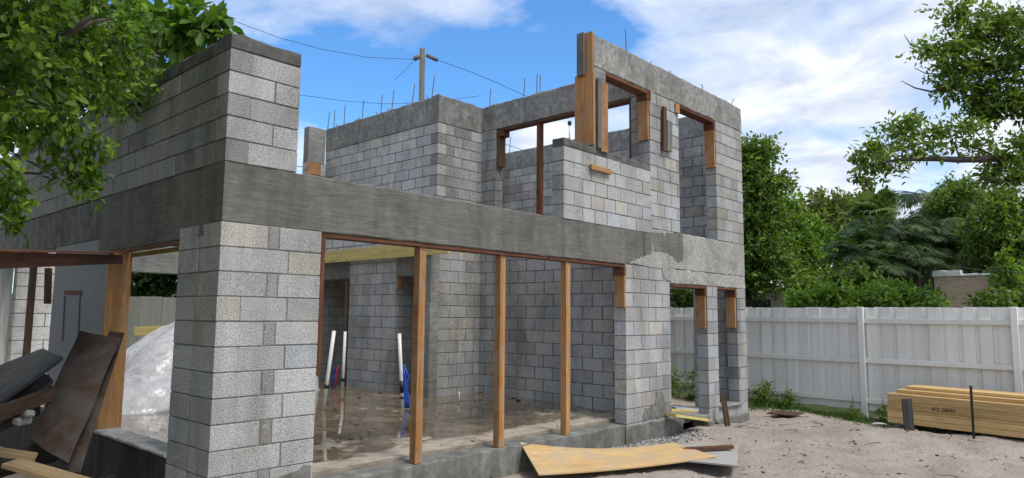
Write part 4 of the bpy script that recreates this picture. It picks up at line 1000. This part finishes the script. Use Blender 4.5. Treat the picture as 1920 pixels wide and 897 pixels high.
    tubes('limb', br, BARK, t, 6)
near_tree()
# -- broad-leaved almond tree and dark tree behind the side wall
def pcl(lst): return [(at(x, y, D), tuple(np.array(rad)*D/FPX), n) for (x, y, D, rad, n) in lst]
tree('almond_tree', 'broad leaved tree with big glossy leaves behind the side wall', 'tree', (1.2, 10.0, GZ), pcl([(300, 30, 12.5, (50, 50, 35), 110), (345, 55, 12.2, (45, 45, 32), 120), (400, 62, 12, (38, 38, 26), 110), (260, 70, 13, (50, 50, 40), 70), (310, 95, 12.6, (45, 45, 35), 80), (360, 20, 12.4, (35, 35, 22), 45), (250, 10, 13, (40, 40, 30), 45), (350, 88, 12.3, (35, 35, 24), 50), (418, 40, 12, (14, 14, 10), 16)]), LF_ALM, BARK_G, ln=.27, wr=.52, per=6, seed=31, trad=.13, up=1.0, shell=.8, spr=.35, fork=at(250, 140, 12.8))
tree('dark_tree', 'dense dark fine leaved tree rising behind the side wall', 'tree', (-1.5, 12.5, GZ), pcl([(160, 100, 15, (60, 60, 50), 900), (220, 130, 15, (55, 55, 45), 900), (270, 150, 14.6, (40, 40, 34), 650), (120, 160, 15, (60, 60, 50), 900), (180, 175, 15, (50, 50, 40), 700), (240, 70, 15.5, (60, 60, 40), 700), (60, 130, 15, (70, 70, 60), 900), (40, 220, 15, (70, 70, 60), 800), (20, 60, 15, (70, 70, 60), 900), (150, 40, 16, (70, 70, 40), 700)]), LF_DARK, BARK, ln=.17, wr=.55, per=9, seed=33, trad=.2, fork=at(110, 210, 15))

# -- trees beyond the fence
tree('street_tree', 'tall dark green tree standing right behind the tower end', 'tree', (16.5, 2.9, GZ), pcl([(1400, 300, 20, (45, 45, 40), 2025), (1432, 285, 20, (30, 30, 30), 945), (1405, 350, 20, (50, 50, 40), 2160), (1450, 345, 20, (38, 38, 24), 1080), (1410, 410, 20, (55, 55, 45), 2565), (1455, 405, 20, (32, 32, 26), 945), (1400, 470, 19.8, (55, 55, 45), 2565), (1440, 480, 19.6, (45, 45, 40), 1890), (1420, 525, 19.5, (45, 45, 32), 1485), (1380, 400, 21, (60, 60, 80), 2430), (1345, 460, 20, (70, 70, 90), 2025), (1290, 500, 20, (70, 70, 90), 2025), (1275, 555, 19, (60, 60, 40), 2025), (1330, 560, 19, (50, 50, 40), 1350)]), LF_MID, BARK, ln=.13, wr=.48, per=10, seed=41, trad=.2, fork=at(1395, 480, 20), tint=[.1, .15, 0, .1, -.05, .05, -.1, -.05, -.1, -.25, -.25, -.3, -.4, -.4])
tree('light_tree', 'bright green leafy tree in front of the domed tree', 'tree', (20.2, 2.5, GZ), pcl([(1470, 395, 23, (35, 35, 30), 1350), (1500, 430, 23, (38, 38, 34), 1650), (1465, 455, 22.5, (40, 40, 34), 1650), (1510, 480, 22.5, (40, 40, 36), 1650), (1480, 510, 22, (45, 45, 34), 1650), (1535, 450, 23, (26, 26, 26), 750)]), LF_LIT, BARK, ln=.13, wr=.5, per=9, seed=43, trad=.14, fork=at(1480, 510, 22.6))
tree('domed_tree', 'far rounded olive green tree with a domed crown', 'tree', (30, 4.5, GZ), pcl([(1545, 392, 34, (48, 48, 32), 2240), (1590, 400, 34, (50, 50, 38), 2400), (1560, 440, 33, (60, 60, 45), 2720), (1625, 420, 34, (45, 45, 40), 1600), (1520, 420, 34, (30, 30, 40), 1120), (1610, 455, 33, (60, 60, 45), 2080)]), LF_OLIVE, BARK, ln=.2, wr=.5, per=9, seed=45, trad=.3, fork=at(1570, 480, 33))
tree('back_tree', 'dark dense tree mass behind the palms', 'tree', (27, -1, GZ), pcl([(1660, 470, 31, (70, 70, 60), 1500), (1730, 460, 31, (70, 70, 60), 1500), (1800, 470, 31, (70, 70, 60), 1500), (1640, 520, 30, (90, 90, 50), 1500), (1740, 530, 30, (90, 90, 50), 1500), (1840, 520, 30, (80, 80, 60), 1500), (1560, 520, 30, (60, 60, 50), 1000)]), LF_DARK, BARK, ln=.26, wr=.5, per=9, seed=47, trad=.25, tint=[-.2]*7, fork=at(1730, 540, 30.5))
tree('right_tree', 'leafy tree at the edge beside the beige wall', 'tree', (17.5, -4.6, GZ), pcl([(1890, 400, 18, (60, 60, 40), 1950), (1860, 440, 18, (50, 50, 40), 1690), (1910, 460, 17.5, (60, 60, 50), 1950), (1850, 500, 18.5, (45, 45, 40), 1170), (1900, 520, 17, (40, 40, 45), 1170), (1870, 375, 18.5, (30, 30, 20), 520), (1960, 430, 17.5, (70, 70, 70), 1690)]), LF_MID, BARK, ln=.125, wr=.52, per=9, seed=49, trad=.13, fork=at(1885, 500, 17.8))
tree('young_tree', 'small light green sapling in front of the beige wall', 'tree', (15.6, -3.1, GZ), pcl([(1888, 505, 16, (26, 26, 22), 260), (1895, 540, 16, (26, 26, 26), 260), (1880, 480, 16, (12, 12, 10), 70)]), LF_LIT, BARK, ln=.12, wr=.5, per=9, seed=51, trad=.03, fork=at(1892, 545, 16))
tree('round_tree', 'mid green tree crown among the palms under the long limb', 'tree', (22.2, -1.9, GZ), pcl([(1800, 360, 25, (45, 45, 30), 1540), (1775, 385, 25, (38, 38, 28), 1260), (1830, 385, 25, (30, 30, 26), 840), (1800, 410, 25, (40, 40, 26), 1120)]), LF_MID, BARK, ln=.135, wr=.45, per=9, seed=53, trad=.13, fork=at(1800, 440, 25))
# big overhanging tree at the right
def over_tree():
    b = np.array([15.2, -7.2, GZ]); fk = at(2080, 330, 14.5)
    cl = [(1790, 95, 15, (46, 46, 26), 520), (1740, 92, 15, (28, 28, 18), 240), (1830, 60, 15, (50, 50, 34), 700), (1880, 40, 15, (55, 55, 40), 900), (1800, 25, 15, (42, 42, 24), 480), (1850, 120, 15, (55, 55, 34), 900), (1905, 110, 14.6, (55, 55, 40), 900), (1790, 160, 15, (40, 40, 24), 560), (1840, 180, 15, (50, 50, 30), 760), (1900, 190, 14.6, (55, 55, 36), 900), (1780, 130, 15, (34, 34, 18), 380), (1850, 215, 14.8, (36, 36, 18), 420), (1950, 60, 14.5, (70, 70, 60), 900), (1960, 180, 14.5, (70, 70, 50), 900),
          (1690, 255, 13.8, (38, 38, 24), 300), (1640, 280, 13.6, (38, 38, 24), 300), (1610, 300, 13.6, (26, 26, 18), 180), (1660, 315, 13.7, (40, 40, 20), 230), (1720, 285, 13.9, (40, 40, 24), 230), (1625, 335, 13.6, (26, 26, 16), 130), (1760, 250, 14, (40, 40, 20), 230), (1800, 240, 14, (40, 40, 22), 240), (1700, 230, 13.8, (34, 34, 14), 200), (1830, 270, 14.2, (40, 40, 20), 200), (1880, 300, 14.2, (40, 40, 26), 420), (1900, 330, 14, (40, 40, 20), 380), (1860, 330, 14.1, (30, 30, 14), 150), (1915, 270, 14, (30, 30, 26), 300)]
    t, _ = tree('overhanging_tree', 'large spreading tree with a long bare limb reaching over the fence', 'tree', b, pcl(cl), LF_OVER, BARK, ln=.125, wr=.42, per=7, seed=61, trad=.28, limbs=False, fork=fk, shell=.75, spr=1.3, tint=[.2, .25, .1, 0, .1, 0, -.1, 0, -.1, -.15, .1, -.1, -.1, -.1]+[-.02]*14)
    lm = [(1920, 297, .085), (1860, 298, .075), (1800, 300, .065), (1755, 298, .055), (1715, 299, .042), (1680, 300, .032), (1650, 308, .022), (1620, 318, .012)]
    L_ = [([fk]+[at(x, y, 14.3-.006*(1920-x)/2.6) for x, y, _ in lm], [.12]+[q for _, _, q in lm])]
    def tw(*pts, r0=.03, D=14): L_.append(([at(x, y, D) for x, y in pts], list(np.linspace(r0, .006, len(pts)))))
    tw((1980, 330), (1920, 338), (1860, 340), (1820, 345), r0=.04); tw((1800, 299), (1790, 270), (1800, 240), r0=.02); tw((1760, 298), (1740, 275), (1715, 262), (1690, 250), r0=.02); tw((1715, 299), (1690, 280), (1660, 270), (1635, 275), r0=.018); tw((1680, 300), (1660, 318), (1635, 335), r0=.014); tw((1870, 298), (1840, 280), (1810, 272), r0=.02)
    tw((2000, 200), (1930, 155), (1880, 150), (1830, 165), (1790, 160), (1745, 172), (1715, 165), (1690, 152), r0=.06, D=15); tw((1960, 140), (1900, 85), (1850, 75), (1800, 90), (1745, 95), (1708, 85), (1695, 65), r0=.05, D=15); tw((1950, 60), (1900, 40), (1850, 30), (1800, 28), r0=.05, D=15); tw((1830, 165), (1770, 140), (1735, 138), (1715, 128), r0=.02, D=15); tw((1960, 260), (1920, 220), (1880, 200), (1830, 210), r0=.04, D=14.8); tw((1850, 75), (1850, 50), (1845, 22), r0=.015, D=15)
    tubes('limb', L_, BARK, t, 6)
over_tree()

# -- hedge and weeds
def hedge(name, lab, x0, x1, y0, y1, D, n, mat, seed, ln=.1):
    r = np.random.default_rng(seed); cl = []
    for k in range(n): x = r.uniform(x0, x1); y = r.uniform(y0, y1); cl.append((x, y, D+r.uniform(-.6, .6), (30, 30, 16), 380))
    b = at((x0+x1)/2, 580, D); return tree(name, lab, 'hedge', (b[0], b[1], GZ), pcl(cl), mat, BARK, ln=ln, wr=.6, per=9, seed=seed, trad=.04, limbs=False)
hedge('hedge', 'bright green leafy hedge showing along the top of the fence', 1500, 1750, 545, 590, 15.5, 26, LF_LIT, 71)
hedge('hedge', 'taller green bushes between the shed and the palms', 1490, 1640, 520, 560, 17.5, 14, LF_MID, 72, .12)
hedge('hedge', 'low shrub between the beige wall and the young tree', 1850, 1960, 560, 600, 15, 8, LF_MID, 73)
hedge('hedge', 'dark hedge above the rear fence behind the house', 120, 420, 440, 560, 20.5, 60, LF_DARK, 74, .14)
def big_leaf_plants():
    for i, (x, y, D, lab) in enumerate(((1590, 520, 16.5, 'banana like plant with long upright leaves behind the hedge'), (1740, 540, 16.5, 'clump of long pale strap leaves beside the beige wall'))):
        b = at(x, 590, D); t = thing('strap_leaf_plant', lab, 'plant', (b[0], b[1], GZ)); r = np.random.default_rng(80+i)
        for k in range(11):
            a = r.uniform(0, 6.28); rch = r.uniform(.3, .8); h = r.uniform(1.6, 2.7)+.2; pts = [np.array([b[0], b[1], GZ])+np.array([math.cos(a)*rch*s**1.6, math.sin(a)*rch*s**1.6, h*(s-.16*s**3)]) for s in np.linspace(0, 1, 8)]
            side = np.array([-math.sin(a), math.cos(a), 0]); V = []; F = []
            for q, p in enumerate(pts): wq = .085*math.sin(math.pi*min(1, .12+q/7*.88))**.6; V += [p-side*wq+np.array([0, 0, wq*.3]), p, p+side*wq+np.array([0, 0, wq*.3])]
            for q in range(7): F += [(q*3, q*3+1, q*3+4, q*3+3), (q*3+1, q*3+2, q*3+5, q*3+4)]
            o = mesh('blade_leaf', V, F, LF_LIT, t, None, True); at_ = o.data.attributes.new('tone', 'FLOAT_COLOR', 'POINT'); at_.data.foreach_set('color', np.full(len(V)*4, r.uniform(.2, .9)))
big_leaf_plants()

# -- palms
def frond(base, az, el, Ln, mat, t, r, droop=1.0, nl=26, ll=.55, hang=.5, name='frond', tone=.4):
    d = np.array([math.cos(az)*math.cos(el), math.sin(az)*math.cos(el), math.sin(el)]); side = np.array([-math.sin(az), math.cos(az), 0]); V = []; F = []; P = []
    for s in np.linspace(0, 1, 12): P.append(base+d*Ln*s-np.array([0, 0, 1])*droop*Ln*.55*s**2.1)
    rv, rf = tube_data(P, list(np.linspace(.03, .006, 12)), 5); V += [list(v) for v in rv]; F += list(rf)
    for k in range(nl):
        s = .12+.88*k/(nl-1); p = base+d*Ln*s-np.array([0, 0, 1])*droop*Ln*.55*s**2.1; dt = d-np.array([0, 0, 1])*droop*.55*2.1*s**1.1; dt /= np.linalg.norm(dt); u = np.cross(side, dt)
        l_ = ll*(math.sin(math.pi*(.18+.78*s))**.7)
        for sg in (-1, 1):
            ax = side*sg*.8+dt*.55+u*.1*r.normal()-np.array([0, 0, hang*(.4+.3*r.random())]); ax /= np.linalg.norm(ax); m_ = p+ax*l_*.55; tip = p+ax*l_-np.array([0, 0, .18*hang*l_+.05*l_]); wv = np.cross(ax, u); wv = wv/(np.linalg.norm(wv)+1e-6)*.022*l_/.55
            b = len(V); V += [list(p-dt*.02), list(m_+wv), list(tip), list(m_-wv)]; F.append((b, b+1, b+2, b+3))
    o = mesh(name, V, F, mat, t); a = o.data.attributes.new('tone', 'FLOAT_COLOR', 'POINT'); a.data.foreach_set('color', np.full(len(V)*4, min(1, max(0, tone+r.normal()*.2))))
def feather_palm(name, lab, x, ytop, D, nf, Ln, mat, seed, trunk=True, elr=(-.2, 1.2), droop=1.0, ll=.55, base_y=None, hang=.5, stems=1, spread=0, group=None):
    r = np.random.default_rng(seed); c = at(x, ytop, D); t = thing(name, lab, 'palm', (c[0], c[1], GZ), group)
    for s in range(stems):
        off = np.array([r.uniform(-1, 1)*spread, r.uniform(-1, 1)*spread, r.uniform(-1, .2)*spread*.6]) if s else np.zeros(3); cc = c+off
        v, f = tube_data(curve_pts((c[0]+off[0]*.3, c[1]+off[1]*.3, GZ), cc, 0, 5, .02, seed+s), .11 if stems == 1 else .05, 8); mesh('trunk', v, f, BARK_G, t, None, True)
        for k in range(nf): frond(cc, 6.283*k/nf+r.uniform(-.25, .25), r.uniform(*elr), Ln*r.uniform(.8, 1.1), mat, t, r, droop*r.uniform(.8, 1.2), ll=ll, hang=hang)
feather_palm('feather_palm', 'tall feather palm drooping behind the long limb', 1795, 385, 26, 17, 2.6, PALM, 91, elr=(-.1, .75), droop=.9, ll=.75, hang=1.0)
feather_palm('feather_palm', 'tall feather palm with arched fronds left of the round tree', 1742, 372, 28, 14, 2.4, PALM, 92, elr=(0, .8), droop=.9, ll=.7, hang=.9)
for i, (x, y, D) in enumerate(((1605, 475, 19), (1640, 450, 19.5), (1680, 430, 20), (1725, 450, 19.5), (1760, 440, 20), (1650, 490, 18.5), (1705, 495, 18.5))):
    feather_palm('clump_palm', ('clump palm at the light tree end of the row', 'clump palm beneath the fan palm', 'clump palm with tall arching fronds mid row', 'clump palm before the round tree', 'clump palm at the beige wall end of the row', 'low clump palm behind the hedge', 'low clump palm right behind the strap leaves')[i], x, y+6, D, 8, 1.3, PALM, 100+i, elr=(.25, 1.25), droop=1.05, ll=.42, hang=.45, stems=3, spread=.5, group='clump palms behind the hedge')
def fan_palm(lab, x, y, D, seed, rad=1.0, nf=26):
    r = np.random.default_rng(seed); c = at(x, y, D); t = thing('fan_palm', lab, 'palm', (c[0], c[1], GZ)); v, f = tube_data([(c[0], c[1], GZ), c], [.2, .17], 10); mesh('trunk', v, f, BARK_G, t, None, True)
    for k in range(nf):
        az = r.uniform(0, 6.283); el = r.uniform(-.35, 1.45); d = np.array([math.cos(az)*math.cos(el), math.sin(az)*math.cos(el), math.sin(el)]); p = c+d*rad*r.uniform(.45, 1.0)-np.array([0, 0, .12*rad*math.cos(el)]); vv, ff = tube_data([c, c*.5+p*.5+np.array([0, 0, .05]), p], .018, 5); V = [list(q) for q in vv]; F = list(ff)
        side = np.cross(d, (0, 0, 1)); side /= np.linalg.norm(side)+1e-6; n = np.cross(side, d)
        for q in range(24):
            an = (q/23-.5)*3.9; ax = d*math.cos(an)+side*math.sin(an); l_ = rad*(.85-.12*abs(an)); tip = p+ax*l_-np.array([0, 0, .25*l_*r.random()+.1])-n*.05; w_ = np.cross(ax, n)*.05*rad; b = len(V); m_ = p+ax*l_*.55; V += [list(p), list(m_+w_), list(tip), list(m_-w_)]; F.append((b, b+1, b+2, b+3))
        o = mesh('fan_leaf', V, F, PALM_F, t); a = o.data.attributes.new('tone', 'FLOAT_COLOR', 'POINT'); a.data.foreach_set('color', np.full(len(V)*4, r.uniform(.1, .9)))
fan_palm('bushy fan palm with spiky round leaves before the domed tree', 1645, 412, 24, 111, .78, 46)
fan_palm('smaller spiky fan plant behind the beige wall', 1815, 480, 19.5, 112, .6, 18)

# -- grass and weeds along the fence, litter on sand and floor
def grass():
    r = np.random.default_rng(131); n = 9000; y = r.uniform(-7, 2.2, n); x = 11.62+.06*(y+1.45)-np.abs(r.normal(0, .30, n))*(1+.5*np.sin(y*2.1)); z = np.array([gh(a, b) for a, b in zip(x, y)])-.01
    h = r.uniform(.05, .16, n)*(1+.6*(np.sin(y*3.3)+np.sin(y*1.3+1))*.5); az = r.uniform(0, 6.28, n); ln = np.stack([np.cos(az), np.sin(az), np.zeros(n)], 1)*(h*r.uniform(.2, .8, n))[:, None]; sd = np.stack([-np.sin(az), np.cos(az), np.zeros(n)], 1)*.006
    b = np.stack([x, y, z], 1); m_ = b+ln*.4+np.array([0, 0, 1])*(h*.65)[:, None]; tip = b+ln+np.array([0, 0, 1])*h[:, None]; V = np.stack([b-sd, b+sd, m_+sd*.7, tip, m_-sd*.7], 1).reshape(-1, 3); k = np.arange(n)[:, None]*5
    F = np.concatenate([k+np.array([[0, 1, 2, 4]])]); o = big_mesh('grass', V, F, GRASSM, np.repeat(r.uniform(.1, .9, n), 5)); F2 = None
    tag(o, 'short green grass growing along the foot of the fence', 'grass', None, 'stuff')
    for i, (x, y, rad, n_) in enumerate(((11.45, .35, .22, 700), (11.5, -.1, .16, 350), (11.6, 1.9, .3, 900), (11.5, 2.5, .3, 900), (11.35, -1.35, .12, 160), (11.4, -1.85, .14, 200))):
        tree('weed_bush', ('leafy weed between the tower corner and the fence', 'small weed in the grass near the tower corner', 'weed bush seen through the low tower opening by its jamb', 'weed bush seen through the low tower opening', 'small weed at the foot of the fence post', 'small weed between fence post and lumber stack')[i], 'weed', (x, y, gh(x, y)), [((x, y, gh(x, y)+rad*1.1), (rad, rad, rad*1.2), n_)], LF_MID, BARK, ln=.055, wr=.5, per=7, seed=140+i, trad=.008, limbs=True)
grass()
def litter():
    r = np.random.default_rng(151)
    def bits(n, xs, ys, zf, smin, smax, mask=None):
        x = r.uniform(*xs, n); y = r.uniform(*ys, n)
        if mask is not None: k = mask(x, y); x, y = x[k], y[k]
        n = len(x); z = np.array([zf(a, b) for a, b in zip(x, y)])+.006; c = np.stack([x, y, z], 1); az = r.uniform(0, 6.28, n); ax = np.stack([np.cos(az), np.sin(az), r.normal(0, .15, n)], 1); no = np.array([0, 0, 1])+r.normal(size=(n, 3))*.35
        ln = smin+(smax-smin)*r.random(n)**2.5; return c, ax, no, ln
    c, ax, no, ln = bits(1500, (1, 11.5), (-6, -.02), gh, .012, .085, lambda x, y: (x > .5)); V, F = leaves(c, ax, no, ln, ln*r.uniform(.15, .6, len(ln)), .5, -.1); o = big_mesh('leaf_litter', V, F, LITTER, np.repeat(r.random(len(ln))**1.5, 6)); tag(o, 'dead leaves and bark bits scattered over the sand', 'litter', None, 'stuff')
    c, ax, no, ln = bits(420, (.4, 7.1), (.3, 6), lambda a, b: fz(b), .02, .14, lambda x, y: np.sin(x*2.1+1)+np.sin(y*2.7-x)+r.normal(size=len(x))*.5 > .2); V, F = leaves(c, ax, no, ln, ln*r.uniform(.15, .5, len(ln)), .4, -.05); o = big_mesh('floor_litter', V, F, LITTER, np.repeat(r.random(len(ln))*.6, 6)); tag(o, 'dark wet leaves and splinters lying on the floor', 'litter', None, 'stuff')
    # twigs
    lst = []
    for k in range(60):
        x, y = r.uniform(4, 11), r.uniform(-5, -.3); a = r.uniform(0, 6.28); l_ = r.uniform(.06, .3); P = [np.array([x+math.cos(a+.4*s)*l_*s, y+math.sin(a+.4*s)*l_*s, 0]) for s in (0, .5, 1)]
        for p in P: p[2] = gh(p[0], p[1])+.010
        lst.append((P, [.005, .004, .002]))
    o = tubes('twigs', lst, BARK, None, 5); tag(o, 'thin dry twigs scattered over the sand', 'twigs', None, 'stuff')
    # gravel along the ledge
    n = 1600; x = r.uniform(4.6, 7.6, n); y = -.02-np.abs(r.normal(0, .22, n)); s = r.uniform(.006, .026, n); z = np.array([gh(a, b) for a, b in zip(x, y)])+s*.25
    dirs = np.array([(1, 0, 0), (-1, 0, 0), (0, 1, 0), (0, -1, 0), (0, 0, 1), (0, 0, -1)], float); V = (np.stack([x, y, z], 1)[:, None, :]+dirs[None]*s[:, None, None]*r.uniform(.5, 1.1, (n, 6, 1))).reshape(-1, 3); k = np.arange(n)[:, None]*6
    tri = np.array([(0, 2, 4), (2, 1, 4), (1, 3, 4), (3, 0, 4), (2, 0, 5), (1, 2, 5), (3, 1, 5), (0, 3, 5)]); F = (k[:, None, :]+tri[None]).reshape(-1, 3); g = r.uniform(.08, .5, n); o = big_mesh('gravel', V, F, CMU_J, np.repeat(g, 6)); tag(o, 'grey rubble and gravel spilled along the ledge', 'gravel', None, 'stuff')
    n = 900; x = r.uniform(3, 11, n); y = r.uniform(-5.5, -.1, n); s = r.uniform(.004, .018, n); z = np.array([gh(a, b) for a, b in zip(x, y)])+s*.3; V = (np.stack([x, y, z], 1)[:, None, :]+dirs[None]*s[:, None, None]*r.uniform(.5, 1.1, (n, 6, 1))).reshape(-1, 3); k = np.arange(n)[:, None]*6; F = (k[:, None, :]+tri[None]).reshape(-1, 3); o = big_mesh('pebbles', V, F, CMU_J, np.repeat(r.uniform(.15, .7, n), 6)); tag(o, 'small pale pebbles and chips scattered on the sand', 'pebbles', None, 'stuff')
    p = onZ(1633, 796, -.25); V, F = leaves(np.array([p, p+np.array([.1, .05, .0])]), np.array([[.3, -1, .2], [.2, -1, .1]]), np.array([[0, .1, 1], [.2, 0, 1.]]), np.array([.25, .18]), np.array([.12, .1])); tag(mesh('paper_scrap', V, F, PVC, None, p), 'white crumpled paper scrap on the sand by the lumber stack', 'paper')
litter()
